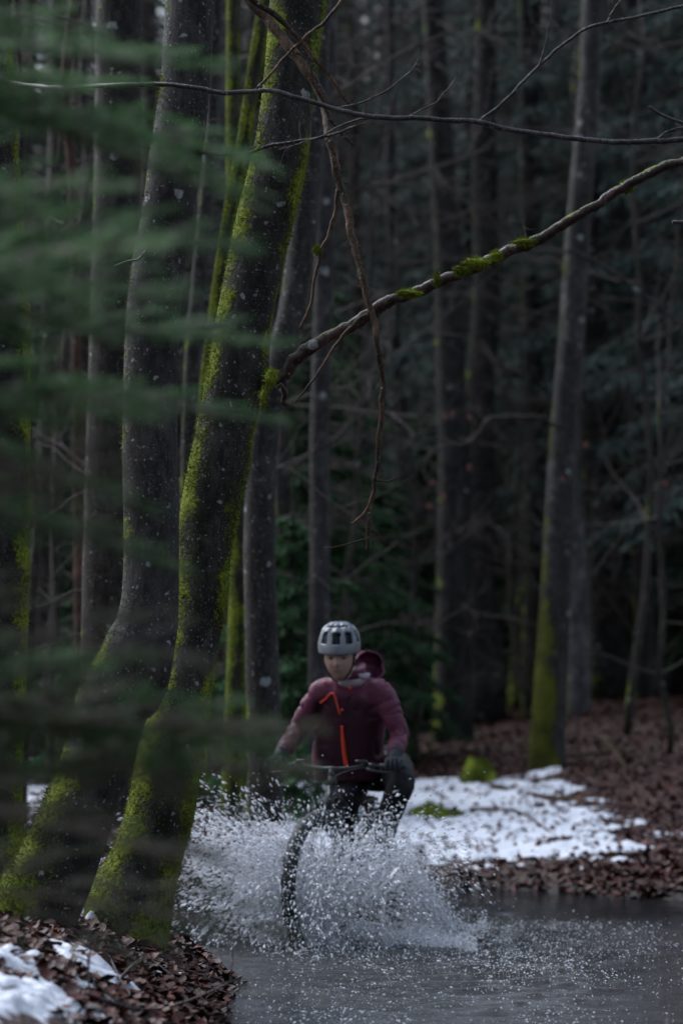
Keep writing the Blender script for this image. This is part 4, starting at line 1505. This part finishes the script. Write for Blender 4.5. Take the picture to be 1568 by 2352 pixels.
def loft(mb, rings, n=24, sub=26):
    """rings: centre, half width along LV, half depth along tilted axis, lean angle"""
    rows = spline(np.array([list(c) + [w, d, a] for c, w, d, a in rings]), sub)
    ph = np.linspace(0, 2 * math.pi, n, endpoint=False)
    V = []
    for r in rows:
        c, w, d, a = r[:3], r[3], r[4], r[5]
        dv = HV * math.cos(a) - UPV * math.sin(a)
        sx = np.sign(np.cos(ph)) * np.abs(np.cos(ph)) ** .85
        sy = np.sign(np.sin(ph)) * np.abs(np.sin(ph)) ** .85
        V.append(c + LV * (w * sx)[:, None] + dv * (d * sy)[:, None])
    V = np.array(V)
    m = len(V)
    idx = np.arange(m * n).reshape(m, n)
    q = np.stack([idx[:-1], np.roll(idx[:-1], -1, 1), np.roll(idx[1:], -1, 1), idx[1:]], -1).reshape(-1, 4)
    Vf = np.vstack([V.reshape(-1, 3), V[0].mean(0), V[-1].mean(0)])
    F = [q, np.stack([np.roll(idx[0], -1), idx[0], np.full(n, m * n)], -1), np.stack([idx[-1], np.roll(idx[-1], -1), np.full(n, m * n + 1)], -1)]
    mb.add(Vf, F)


ZB = .10                                  # W() heights are measured from the tyre foot
def Wz(u, l, z): return W(u, l + .035, z + ZB)   # heights above the water
SH = {1: Wz(.230, .158, 1.250), -1: Wz(.240, -.160, 1.252)}
HAND = {1: bar(.315, -.050, .014), -1: bar(-.315, -.050, .014)}
ELB = {1: np.array([.305, 12.74, 1.015]), -1: np.array([-.225, 12.99, 1.06])}
WR = {s: HAND[s] - norm(HAND[s] - ELB[s]) * .075 + UPV * .022 for s in (1, -1)}
NECK = Wz(.285, 0, 1.33)
HEADC = np.array([-.012, 12.63, 1.430])

mb = MB()
loft(mb, [(Wz(.0, -.075, .80), .195, .135, .2), (Wz(.04, -.070, .90), .195, .142, .25), (Wz(.085, -.055, 1.02), .195, .146, .3), (Wz(.14, -.025, 1.14), .194, .140, .4), (Wz(.20, 0, 1.228), .168, .118, .5), (Wz(.245, 0, 1.295), .112, .090, .5), (Wz(.275, 0, 1.340), .092, .084, .45), (Wz(.292, .006, 1.385), .088, .082, .4)], 28, 34)
for s in (1, -1):
    P = spline(np.array([SH[s] - LV * s * .09 + UPV * .015, SH[s], SH[s] * .55 + ELB[s] * .45 + LV * s * .012, ELB[s], ELB[s] * .5 + WR[s] * .5, WR[s]]), 26)
    mb.tube(P, np.interp(np.linspace(0, 1, 26), [0, .2, .4, .6, .8, 1], [.070, .068, .060, .055, .049, .044]), 18)
j_jacket = remesh_job(mb, .0075, 7)

mb = MB()
mb.ellip(HIP + UPV * -.015, (.165, .155, .13), 20, 14)
KNEE = {1: np.array([.300, 12.74, .765]), -1: np.array([.02, 12.90, .66])}
ANK = {1: W(.13, .135, .46), -1: W(-.20, -.135, .46)}
for s in (1, -1):
    h0 = HIP + LV * s * .085
    P = spline(np.array([h0, h0 * .5 + KNEE[s] * .5 + UPV * .02, KNEE[s], KNEE[s] * .5 + ANK[s] * .5, ANK[s]]), 24)
    mb.tube(P, np.interp(np.linspace(0, 1, 24), [0, .25, .5, .6, .75, 1], [.098, .092, .078, .072, .066, .052]), 16)
j_trous = remesh_job(mb, .011, 5)

# head: local x to the picture's right, front = -y
yaw, pitch = R(-7), R(9)
Ry = np.array([[math.cos(yaw), -math.sin(yaw), 0], [math.sin(yaw), math.cos(yaw), 0], [0, 0, 1]])
Rx = np.array([[1, 0, 0], [0, math.cos(pitch), -math.sin(pitch)], [0, math.sin(pitch), math.cos(pitch)]])
HR = Ry @ Rx


def head_pt(p):
    return HEADC + np.asarray(p, float) @ HR.T


def head_fun(d, v):
    x, y, z = d[..., 0].copy(), d[..., 1].copy(), d[..., 2].copy()
    X = x * .079
    Y = y * .098
    Z = z * .122
    low = np.clip(-z, 0, 1)
    X = X * (1 - .25 * low ** 1.6)
    Y = np.where(y < 0, Y * (1 - .06 * low), Y * (1 - .45 * low))
    front = np.clip(-y, 0, 1) ** 1.5
    def ga(cx, cz, sx, sz): return np.exp(-((X - cx) / sx) ** 2 - ((Z - cz) / sz) ** 2) * front
    nose = ga(0, -.020, .011, .020) * .028 + ga(0, .012, .008, .024) * .010 + (ga(.012, -.030, .008, .008) + ga(-.012, -.030, .008, .008)) * .006
    eye = (ga(.030, .006, .017, .011) + ga(-.030, .006, .017, .011)) * -.013
    brow = (ga(.028, .026, .024, .008) + ga(-.028, .026, .024, .008)) * .006
    cheek = (ga(.040, -.025, .018, .018) + ga(-.040, -.025, .018, .018)) * .005
    lips = ga(0, -.058, .018, .007) * .007 - ga(0, -.0625, .020, .0025) * .004 + ga(0, -.069, .015, .006) * .006
    chin = ga(0, -.100, .018, .016) * .011 - ga(0, -.082, .016, .007) * .004
    Y = Y - (nose + eye + brow + cheek + lips + chin)
    return np.stack([X, Y, Z], -1)


mb = MB()
mb.ellip((0, 0, 0), (1, 1, 1), 72, 60, fun=head_fun)
hm = MB()
hm.add(head_pt(np.vstack(mb.V)), mb.F)
for s in (-1, 1):      # ears
    e = MB()
    e.ellip((0, 0, 0), (.010, .018, .030), 12, 8)
    hm.add(head_pt(np.vstack(e.V) + np.array([s * .076, .015, -.005])), e.F)
hm.tube(spline(np.array([head_pt((0, .02, -.06)), NECK, Wz(.24, 0, 1.24)]), 10), np.linspace(.052, .062, 10), 18)
loft(hm, [(Wz(-.15, -.01, .86), .12, .08, .3), (Wz(.05, -.03, 1.02), .13, .09, .35), (Wz(.16, 0, 1.18), .13, .08, .45), (Wz(.24, 0, 1.27), .08, .05, .5)], 18, 14)
for s in (1, -1):
    hm.tube(spline(np.array([SH[s] - LV * s * .06, SH[s], ELB[s], WR[s], HAND[s] + UPV * .02]), 20), np.interp(np.linspace(0, 1, 20), [0, .25, .5, .75, 1], [.045, .040, .030, .024, .022]), 12)
    h0 = HIP + LV * s * .08
    hm.tube(spline(np.array([h0, h0 * .5 + KNEE[s] * .5 + UPV * .02, KNEE[s], KNEE[s] * .5 + ANK[s] * .5, ANK[s], ANK[s] - UPV * .04]), 24), np.interp(np.linspace(0, 1, 24), [0, .4, .8, 1], [.055, .042, .030, .028]), 12)
j_body = remesh_job(hm, .0055, 1)

bpy.context.view_layer.update()
dg = bpy.context.evaluated_depsgraph_get()


def bake(job):
    me = bpy.data.meshes.new_from_object(job.evaluated_get(dg))
    V = np.empty(len(me.vertices) * 3, np.float32)
    me.vertices.foreach_get('co', V)
    Nn = np.empty(len(me.vertices) * 3, np.float32)
    me.vertices.foreach_get('normal', Nn)
    bpy.data.objects.remove(job)
    return me, V.reshape(-1, 3).astype(float), Nn.reshape(-1, 3).astype(float)


def finish(me, V, name, mat, parent, base, tint=None):
    me.name = name
    me.vertices.foreach_set('co', (V - base).astype(np.float32).ravel())
    if tint is not None:
        a = me.color_attributes.new('tint', 'FLOAT_COLOR', 'POINT')
        tint = np.asarray(tint, float)
        if tint.ndim == 1:
            tint = np.repeat(tint[:, None], 3, 1)
        a.data.foreach_set('color', np.hstack([tint, np.ones((len(V), 1))]).astype(np.float32).ravel())
    me.polygons.foreach_set('use_smooth', np.ones(len(me.polygons), bool))
    me.materials.clear()
    me.update()
    return link(name, me, mat, parent)


def seg_dist(V, a, b):
    e = b - a
    t = np.clip(((V - a) @ e) / (e @ e), 0, 1)
    return np.linalg.norm(V - a - t[:, None] * e, axis=1), t


me, V, Nn = bake(j_body)
L_ = (V - HEADC) @ HR
skin = np.repeat(np.array([[.36, .245, .21]]), len(V), 0)
fr = L_[:, 1] < -.03
def gg(cx, cz, sx, sz): return (np.exp(-((L_[:, 0] - cx) / sx) ** 2 - ((L_[:, 2] - cz) / sz) ** 2) * fr)[:, None]
skin = skin * (1 - .45 * gg(0, -.063, .022, .009)) + np.array([.03, 0, 0]) * gg(0, -.063, .022, .009)
skin = skin * (1 - .55 * (gg(.030, .006, .016, .009) + gg(-.030, .006, .016, .009)))  # eye sockets: shade put into the skin tint
skin = skin * (1 + .10 * (gg(.04, -.03, .02, .02) + gg(-.04, -.03, .02, .02)) * np.array([1.5, .4, .4]))
finish(me, V, 'body', M['skin'], person, PB, skin)

me, V, Nn = bake(j_jacket)
disp = np.zeros(len(V))
for s in (1, -1):
    d1, t1 = seg_dist(V, SH[s], ELB[s])
    d2, t2 = seg_dist(V, ELB[s], WR[s])
    on1, on2 = sstep(.12, .07, d1), sstep(.10, .06, d2)
    disp += on1 * .006 * (fbm(np.stack([t1 * 9, V[:, 2] * 5, V[:, 0] * 4], -1), 2, 3) - .5) * 2
    disp += on2 * .007 * (fbm(np.stack([t2 * 10 + 4, V[:, 2] * 4, V[:, 0] * 7], -1), 2, 6) - .5) * 2
    disp += -.010 * np.exp(-((t2 - .88) / .045) ** 2) * on2
for s in (1, -1):
    d1, t1 = seg_dist(V, SH[s], ELB[s])
    d2, t2 = seg_dist(V, ELB[s], WR[s])
    for d_, t_, fr_, sd_ in ((d1, t1, 4.2, 1), (d2, t2, 5.2, 2)):
        w_ = fbm(np.stack([t_ * fr_ + .9 * fbm(V * 9, 2, sd_ + 40), V[:, 0] * 6, V[:, 2] * 3], -1), 2, sd_ + 30)
        disp -= .010 * np.clip(1 - np.abs(w_ - .5) * 17, 0, 1) * sstep(.11, .06, d_)
torso = sstep(.05, .10, np.minimum(seg_dist(V, SH[1], ELB[1])[0], seg_dist(V, SH[-1], ELB[-1])[0]))
w_ = fbm(V * np.array([7, 7, 3.2]) + .6 * fbm(V * 6, 2, 4)[:, None], 2, 61)
disp -= .009 * np.clip(1 - np.abs(w_ - .5) * 15, 0, 1) * torso
disp += .008 * (fbm(V * np.array([13, 13, 6]), 3, 8) - .5) * 2
fl = (V - B0) @ HV
ll = (V - B0) @ LV
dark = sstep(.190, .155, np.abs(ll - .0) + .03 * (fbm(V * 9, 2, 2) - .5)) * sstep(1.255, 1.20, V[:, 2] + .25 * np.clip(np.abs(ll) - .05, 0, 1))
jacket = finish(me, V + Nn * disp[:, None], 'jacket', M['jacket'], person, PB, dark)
# front surface of the jacket, for zip and cords
JV = V + Nn * disp[:, None]


def on_front(sx, sy, lift=.006):
    q = pt(sx, sy, 12.6) - np.array([0, 0, CAM_Z])
    d = q / np.linalg.norm(q)
    o = np.array([0, 0, CAM_Z])
    r = JV - o
    t = r @ d
    off = np.linalg.norm(r - t[:, None] * d, axis=1)
    k = np.where(off < .014)[0]
    if not len(k):
        k = np.array([np.argmin(off)])
    return o + d * (t[k].min() - lift)


zp = [on_front(a, b) for a, b in [(785, 1672), (786, 1690), (788, 1710), (790, 1730), (793, 1748), (796, 1762)]]
tube_part('zip', zp, np.array([.0055, .009, .011, .012]), M['orange'], jacket, 8, 24, PB)
cp = [on_front(a, b, .012) for a, b in [(736, 1616), (748, 1606), (760, 1594), (768, 1598), (774, 1620), (780, 1643)]]
tube_part('drawcord', cp, np.array([.0065, .005, .0042, .0042, .0042, .003]), M['orange'], jacket, 8, 30, PB)
for a, b in [(745, 1569), (804, 1582), (785, 1632), (785, 1671)]:
    mb = MB()
    mb.ellip(on_front(a, b, .008), (.009, .007, .007), 12, 8)
    mb.build('toggle', M['orange'], jacket, PB)


def shell(c, r, R3, op, thick, mat, name, parent, nf=.25, seed=1, rings=26, seg=40, squash=None):
    """bowl: ellipsoid cap with the polar opening of angle op towards local +z, double walled"""
    th = np.linspace(op, math.pi, rings)
    ph = np.linspace(0, 2 * math.pi, seg, endpoint=False)
    d = np.stack([np.sin(th)[:, None] * np.cos(ph), np.sin(th)[:, None] * np.sin(ph), np.repeat(np.cos(th)[:, None], seg, 1)], -1)
    w = 1 + nf * (fbm(d * 2.2 + seed, 3, seed) - .5)
    out = d * np.asarray(r) * w[..., None]
    inn = d * (np.asarray(r) - thick) * w[..., None]
    inn[0] = inn[0]
    V = np.concatenate([out.reshape(-1, 3), inn.reshape(-1, 3)]) @ np.asarray(R3).T + c
    m = rings * seg
    idx = np.arange(m).reshape(rings, seg)
    q1 = np.stack([idx[:-1], idx[1:], np.roll(idx[1:], -1, 1), np.roll(idx[:-1], -1, 1)], -1).reshape(-1, 4)
    q2 = q1[:, ::-1] + m
    q3 = np.stack([idx[0], np.roll(idx[0], -1), np.roll(idx[0], -1) + m, idx[0] + m], -1)
    mb = MB()
    mb.add(V, [q1, q2, q3])
    return mb.build(name, mat, parent, PB)


def frame_to(zdir, xhint=(1, 0, 0)):
    z = norm(np.array(zdir, float))
    x = norm(np.array(xhint, float) - z * np.dot(xhint, z))
    return np.stack([x, np.cross(z, x), z], 1)


M['hoodm'] = fabric('plum_hood_fabric', (.15, .042, .085), None, .5)
shell(pt(842, 1534, 12.84), (.115, .085, .080), frame_to((.55, -.62, .15), (.9, .3, .2)), 1.15, .007, M['hoodm'], 'hood', jacket, .45, 4)
shell(pt(806, 1556, 12.72), (.080, .070, .050), frame_to((-.05, -.55, .85)), 1.15, .006, M['lining'], 'collar', jacket, .25, 9)
mb = MB()
mb.tube(spline(np.array([pt(822, 1552, 12.66), pt(838, 1556, 12.68), pt(848, 1549, 12.70)]), 10), np.array([.006, .012, .014, .015, .016, .016, .015, .012, .010, .006]), 12)
mb.build('collar_fold', M['lining'], jacket, PB)

me, V, Nn = bake(j_trous)
disp = .016 * (fbm(V * np.array([11, 11, 7]), 3, 18) - .5) * 2
finish(me, V + Nn * disp[:, None], 'trousers', M['trousers'], person, PB)

# gloves: palm, four unequal fingers closed round the grip, thumb
for s in (1, -1):
    gb = MB()
    a0, a1 = bar(s * .25, -.039, .0155), bar(s * .375, -.060, .012)
    axd = norm(a1 - a0)
    fwd = norm(HV - axd * (HV @ axd))
    upn = np.cross(axd, fwd) * (1 if np.cross(axd, fwd)[2] > 0 else -1)
    c0 = HAND[s]
    pb = MB()
    pb.ellip((0, 0, 0), (.047, .040, .024), 16, 12)
    V = np.vstack(pb.V)
    gb.add(c0 - fwd * .010 + upn * .030 + V[:, :1] * axd + V[:, 1:2] * fwd + V[:, 2:] * upn, pb.F)
    gb.tube(spline(np.array([WR[s] - norm(HAND[s] - ELB[s]) * .03, WR[s], c0 + upn * .03 - fwd * .02]), 8), np.linspace(.040, .030, 8), 14)
    for k, (off, ln) in enumerate([(-.034, .95), (-.012, 1.08), (.010, 1.03), (.032, .85)]):
        cc = c0 + axd * off
        ang = np.linspace(1.9, 1.9 - 3.5 * ln, 9)
        rr = np.interp(np.linspace(0, 1, 9), [0, .35, .7, 1], [.034, .035, .030, .026])
        pts = np.array([cc + fwd * math.cos(a) * r_ + upn * math.sin(a) * r_ for a, r_ in zip(ang, rr)])
        gb.tube(pts, np.linspace(.0112, .0085, 9), 10)
    th_ = np.array([c0 - axd * .030 * (1) + upn * .012 - fwd * .028, c0 - axd * .052 - fwd * .022 - upn * .004, c0 - axd * .062 - upn * .022, c0 - axd * .058 + fwd * .018 - upn * .022])
    gb.tube(spline(th_, 10), np.linspace(.013, .009, 10), 10)
    gb.build('glove', M['glove'], person, PB)
# shoes
for s, u in ((1, .165), (-1, -.165)):
    sb = MB()
    sb.ellip((0, 0, 0), (1, 1, 1), 22, 14, fun=lambda d, v: np.stack([d[..., 0] * .145, d[..., 1] * (.046 - .012 * np.clip(-d[..., 0], 0, 1)), np.where(d[..., 2] < 0, d[..., 2] * .026, d[..., 2] * (.045 + .045 * np.clip(-d[..., 0] - .1, 0, 1)))], -1))
    V = np.vstack(sb.V)
    mb = MB()
    mb.add(W(u - .015, s * .142, .368) + V[:, :1] * HV + V[:, 1:2] * LV + V[:, 2:] * UPV, sb.F)
    mb.build('shoe', M['shoe'], person, PB)

# hair, eyes, brows
hb_ = MB()
hb_.ellip((0, .012, .020), (.080, .100, .105), 40, 30, fun=lambda d, v: v * (1 + .08 * (fbm(d * 9, 2, 2) - .5))[..., None])
V = np.vstack(hb_.V)
F = hb_.F[0]
cen = V[F].mean(1)
keepf = (cen[:, 1] > -.045 + .05 * np.clip(.03 - cen[:, 2], 0, 1) * 12) & (cen[:, 2] > -.055)
mb = MB()
mb.add(head_pt(V), F[keepf])
rs_ = np.random.default_rng(3)
for k in range(60):
    s = rs_.choice([-1, 1])
    p0 = np.array([s * .074, rs_.uniform(-.035, .05), rs_.uniform(.0, .03)])
    p1 = p0 + np.array([s * rs_.uniform(.0, .010), rs_.uniform(-.01, .02), -rs_.uniform(.03, .06)])
    mb.tube(head_pt(np.array([p0, (p0 + p1) / 2 + rs_.normal(0, .003, 3), p1])), [.004, .004, .001], 4, False)
mb.build('hair', M['hair'], person, PB)
for s in (-1, 1):
    mb = MB()
    mb.ellip(head_pt((s * .030, -.0775, .004)), (.014, .007, .006), 14, 8)
    mb.build('eye', M['eye'], person, PB)
    tube_part('eyebrow', [head_pt((s * .014, -.096, .021)), head_pt((s * .030, -.094, .027)), head_pt((s * .047, -.080, .023))], np.array([.004, .005, .003]), M['hair'], person, 6, 10, PB)

# helmet
def helmet():
    naz, nel = 120, 34
    az = np.linspace(0, 2 * math.pi, naz, endpoint=False)      # 0 = front
    el = np.linspace(R(-14), R(90), nel)
    def surf(r):
        A, E = np.meshgrid(az, el)
        e2 = E.copy()
        ce, se = np.sign(np.cos(e2)) * np.abs(np.cos(e2)) ** .82, np.sign(e2) * np.abs(np.sin(e2)) ** .92
        x = np.sin(A) * ce * r[0]
        y = -np.cos(A) * ce * r[1]
        z = se * r[2]
        # lower at the back, level brim in front, little peak
        back = np.clip(-np.cos(A), 0, 1)
        lowr = sstep(R(20), R(-14), E)
        z = z - .030 * back * lowr
        y = y - .016 * np.clip(np.cos(A), 0, 1) ** 2 * lowr
        ridge = .004 * np.cos(A * 10) * sstep(R(5), R(30), E) * sstep(R(88), R(60), E)
        k = 1 + ridge / .12
        return np.stack([x * k, y * k, z * k], -1)
    vent = np.zeros((nel, naz), bool)
    A, E = np.meshgrid(az, el)
    Ad = (np.degrees(A) + 180) % 360 - 180
    Ed = np.degrees(E)
    for ac, aw, e0, e1 in [(0, 17, 8, 42), (39, 16, 8, 42), (-39, 16, 8, 42), (76, 15, 8, 40), (-76, 15, 8, 40), (112, 14, 8, 40), (-112, 14, 8, 40), (148, 14, 8, 40), (-148, 14, 8, 40), (0, 12, 53, 67), (40, 13, 53, 67), (-40, 13, 53, 67), (92, 14, 52, 66), (-92, 14, 52, 66), (145, 14, 52, 66), (-145, 14, 52, 66)]:
        sk = ac + (Ed - e0) * .10 * np.sign(ac)
        vent |= (np.abs(Ad - sk) < aw / np.maximum(np.cos(E), .35) * .8) & (Ed > e0) & (Ed < e1)
    r = np.array([.111, .140, .122])
    out, inn = surf(r), surf(r - .016)
    m = nel * naz
    idx = np.arange(m).reshape(nel, naz)
    fidx = np.stack([idx[:-1], np.roll(idx[:-1], -1, 1), np.roll(idx[1:], -1, 1), idx[1:]], -1)
    hole = vent[:-1] & np.roll(vent, -1, 1)[:-1] & np.roll(vent, -1, 1)[1:] & vent[1:]
    q1 = fidx[~hole]
    q2 = q1[:, ::-1] + m
    edges = {}
    for f in q1:
        for i in range(4):
            a, b = int(f[i]), int(f[(i + 1) % 4])
            if (b, a) in edges: del edges[(b, a)]
            else: edges[(a, b)] = 1
    q3 = np.array([[b, a, a + m, b + m] for a, b in edges if a < m - naz or b < m - naz])
    V = np.concatenate([out.reshape(-1, 3), inn.reshape(-1, 3)])
    c = np.array([0, .014, .062])
    mb = MB()
    mb.add(head_pt(V + c), [q1, q2, q3])
    h = mb.build('helmet', M['helmet'], person, PB)
    lm = MB()
    li = surf(r - .020)
    lm.add(head_pt(li.reshape(-1, 3) + c - np.array([0, 0, .010])), fidx.reshape(-1, 4))
    lm.build('liner', M['liner'], h, PB)
    for s in (-1, 1):
        tube_part('strap', [head_pt((s * .088, -.03, .03)), head_pt((s * .066, -.022, -.06)), head_pt((s * .030, -.040, -.112))], .005, M['liner'], h, 6, 14, PB)
        tube_part('strap', [head_pt((s * .090, .05, .02)), head_pt((s * .068, -.01, -.05))], .0035, M['liner'], h, 6, 10, PB)
    tube_part('chin_strap', [head_pt((-.030, -.040, -.112)), head_pt((0, -.052, -.121)), head_pt((.030, -.040, -.112))], .0035, M['liner'], h, 6, 10, PB)
    bx = [head_pt((.086 * math.sin(a), .012 - .112 * math.cos(a), .040 - .014 * (math.cos(a) < 0))) for a in np.linspace(0, 2 * math.pi, 40)]
    tube_part('brim_pad', bx, .010, M['liner'], h, 8, 60, PB)


helmet()

# ---------------------------------------------------------------- splash
OCT = np.array([[1, 0, 0], [-1, 0, 0], [0, 1, 0], [0, -1, 0], [0, 0, 1], [0, 0, -1]], float)
OCF = np.array([[0, 2, 4], [2, 1, 4], [1, 3, 4], [3, 0, 4], [2, 0, 5], [1, 2, 5], [3, 1, 5], [0, 3, 5]])


def drops(P, vel, size, stretch):
    n = len(P)
    d = norm(vel)
    s1 = norm(np.cross(d, RNG.normal(0, 1, (n, 3))))
    s2 = np.cross(d, s1)
    sz = size[:, None, None]
    V = P[:, None] + sz * (OCT[None, :, :1] * d[:, None] * stretch[:, None, None] + OCT[None, :, 1:2] * s1[:, None] + OCT[None, :, 2:] * s2[:, None])
    F = OCF[None] + (np.arange(n) * 6)[:, None, None]
    mb = MB()
    mb.add(V.reshape(-1, 3), F.reshape(-1, 3))
    return mb


GR = np.array([0, 0, -9.8])


def spray(n, nlig, org, v0, vs, t0, t1, tp=1.0, spread=.14):
    """ballistic drops thrown out in filaments"""
    lig = v0 + RNG.normal(0, 1, (nlig, 3)) * vs
    wgt = RNG.random(nlig) ** 2
    k = RNG.choice(nlig, n, p=wgt / wgt.sum())
    o = org(RNG.random((nlig, 1)))[k] + RNG.normal(0, .012, (n, 3))
    t = t0 + (t1 - t0) * RNG.random((n, 1)) ** tp
    v = lig[k] * RNG.uniform(.8, 1.1, (n, 1)) + RNG.normal(0, spread, (n, 3))
    P = o + v * t + .5 * GR * t * t
    return P, v + GR * t


def sizes(n, lo, hi):
    return lo * (hi / lo) ** (RNG.random(n) ** 2.6)


C0 = np.array([FA[0], FA[1], .0])
org_f = lambda u: C0 + HV * (u * .30 - .12) + np.array([0, 0, .02])


def emit(parts, lo, hi, label, st=(1.0, 3.6)):
    P = np.vstack([p for p, v in parts])
    v = np.vstack([v for p, v in parts])
    ok = (P[:, 2] > -.005) & (RNG.random(len(P)) < np.exp(-(np.clip(P[:, 2] - .40, 0, 9) / .27) ** 2))
    P, v = P[ok], v[ok]
    o = drops(P, v, sizes(len(P), lo, hi), RNG.uniform(*st, len(P))).build('water_splash', M['drop'])
    return tag(o, label, 'splash', 'splash thrown up by the front wheel', kind='stuff')


# plume towards the leaning trunks
emit([spray(14000, 260, org_f, np.array([-1.75, -.1, 3.35]), np.array([.68, .45, .8]), .05, .40, .75),
      spray(4000, 120, org_f, np.array([-1.3, -.5, 1.9]), np.array([.6, .5, .6]), .02, .32, .8)], .0015, .0085, 'white plume of spray thrown toward the leaning trunks')
# spray over the wheel and in front of the bike
emit([spray(9500, 240, org_f, HV * 1.0 + UPV * 2.9 + LV * .25, np.array([.9, .6, .7]), .06, .44, .7),
      spray(6000, 180, org_f, LV * .9 + UPV * 2.9 + HV * .6, np.array([.7, .5, .65]), .05, .42, .8)], .0016, .0078, 'loose drops of water flying up round the front wheel')
# curtain falling on the snow side
n = 10000
hgt = RNG.random(n) ** 1.1
bx_ = RNG.beta(1.5, 1.7, n)
strk = fbm(p3(bx_ * 34 + hgt * 2, hgt * 1.2), 3, 77)
ok = RNG.random(n) < np.clip((strk - .40) * 4.5, .03, 1)
top_ = (.66 - .55 * bx_) * (.7 + .6 * fbm(p3(bx_ * 9, 0 * bx_), 2, 5))
cx = .27 + .36 * bx_ - .08 * hgt
P = np.stack([cx + RNG.normal(0, .03, n), 12.42 - .25 * bx_ + RNG.normal(0, .07, n), hgt * top_], -1)[ok]
emit([(P, np.stack([RNG.normal(.3, .2, len(P)), RNG.normal(0, .2, len(P)), RNG.normal(-1.6, .5, len(P))], -1)),
      spray(5000, 90, lambda u: C0 + LV * .1 + HV * (u * .5 - .4), LV * 1.1 + UPV * 2.8, np.array([.4, .5, .6]), .05, .46, .9)], .0018, .0056, 'veil of falling spray between the bike and the snow', (1.2, 3.2))
# drops dimpling the puddle
n = 16000
yy = 7.6 + 5.6 * RNG.random(n) ** .6
xx = -.45 + RNG.gamma(2.0, .60, n)
ok = (g(xx, yy) < -.02) & (RNG.random(n) < np.clip(fbm(p3(xx * 2.2, yy * 1.1), 3, 88) * 2.2 - .55, .04, 1))
xx, yy = xx[ok], yy[ok]
P = np.stack([xx, yy, .004 + RNG.exponential(.016, len(xx))], -1)
emit([(P, RNG.normal(0, 1, P.shape) * np.array([1, .6, .3]))], .0014, .0046, 'small drops falling back all over the puddle', (1.0, 2.6))
# breaking crest at the wheel
u = RNG.random(5000)
w_ = RNG.normal(0, 1, 5000)
cr = np.stack([-.42 + 1.15 * u, 12.18 - .20 * np.sin(u * 3.1) + .05 * w_, np.abs(.05 + .05 * np.sin(u * 17) * np.sin(u * 5) + .028 * RNG.normal(0, 1, 5000))], -1)
u2 = RNG.random(2500)
cr2 = np.stack([.2 + .45 * u2, 12.0 - .25 * u2 + RNG.normal(0, .05, 2500), np.abs(RNG.normal(.02, .025, 2500))], -1)
emit([(cr, RNG.normal(0, 1, cr.shape)), (cr2, RNG.normal(0, 1, cr2.shape))], .0016, .0060, 'frothy crest of water curling at the front wheel', (1, 2))


# thin torn sheets of water close to the wheel
def water_sheet(org, v0, side, n1, n2, t1, hole, seed, thick=.0025):
    a = np.linspace(-1, 1, n1)
    t = np.linspace(.012, t1, n2)
    A, T = np.meshgrid(a, t)
    q = p3(A * 3.2, T * 9, seed)
    jit = (fbm(q * 1.6, 3, seed) - .5)
    vel = np.asarray(v0)[None, None] + A[..., None] * np.asarray(side) + jit[..., None] * np.array([1.1, 1.1, 1.5])
    P = np.asarray(org) + A[..., None] * norm(side) * .10 + vel * T[..., None] + .5 * GR * (T ** 2)[..., None]
    P = P + (fbm(np.stack([A * 9, T * 40, 0 * A + seed], -1), 2, seed + 3)[..., None] - .5) * .03
    web = np.abs(fbm(np.stack([A * 7 + 2 * jit, T * 16, 0 * A], -1), 3, seed + 7) - .5)
    web2 = np.abs(fbm(np.stack([A * 16, T * 22, 0 * A + 4], -1), 2, seed + 8) - .5)
    keep = ((web < .07 - hole * T / t1 * .07) | (web2 < .035 - .03 * T / t1)) & (P[..., 2] > -.01)
    idx = np.arange(P[..., 0].size).reshape(A.shape)
    f = np.stack([idx[:-1, :-1], idx[:-1, 1:], idx[1:, 1:], idx[1:, :-1]], -1)
    k = keep[:-1, :-1] & keep[:-1, 1:] & keep[1:, 1:] & keep[1:, :-1]
    return P.reshape(-1, 3), f[k].reshape(-1, 4)


mb = MB()
for k, (v0, side, t1, hole) in enumerate([((-1.6, -.2, 2.7), (.75, -.55, .1), .27, .6), ((-1.2, -.6, 1.9), (.6, -.6, .3), .25, .7), ((.9, -.7, 2.2), (.7, .5, .1), .28, .6), ((.9, -.1, 2.5), (.4, -.8, .2), .30, .7), ((-.2, -1.0, 2.2), (1.3, 0, .1), .26, .7)]):
    V, F = water_sheet(C0 + np.array([0, 0, .0]), v0, side, 190, 130, t1, hole, 90 + k * 11)
    used = np.unique(F)
    re_ = np.full(len(V), -1)
    re_[used] = np.arange(len(used))
    mb.add(V[used], re_[F])
tag(mb.build('water_splash', M['drop']), 'torn sheets and strings of water leaving the front wheel', 'splash', 'splash thrown up by the front wheel', kind='stuff')
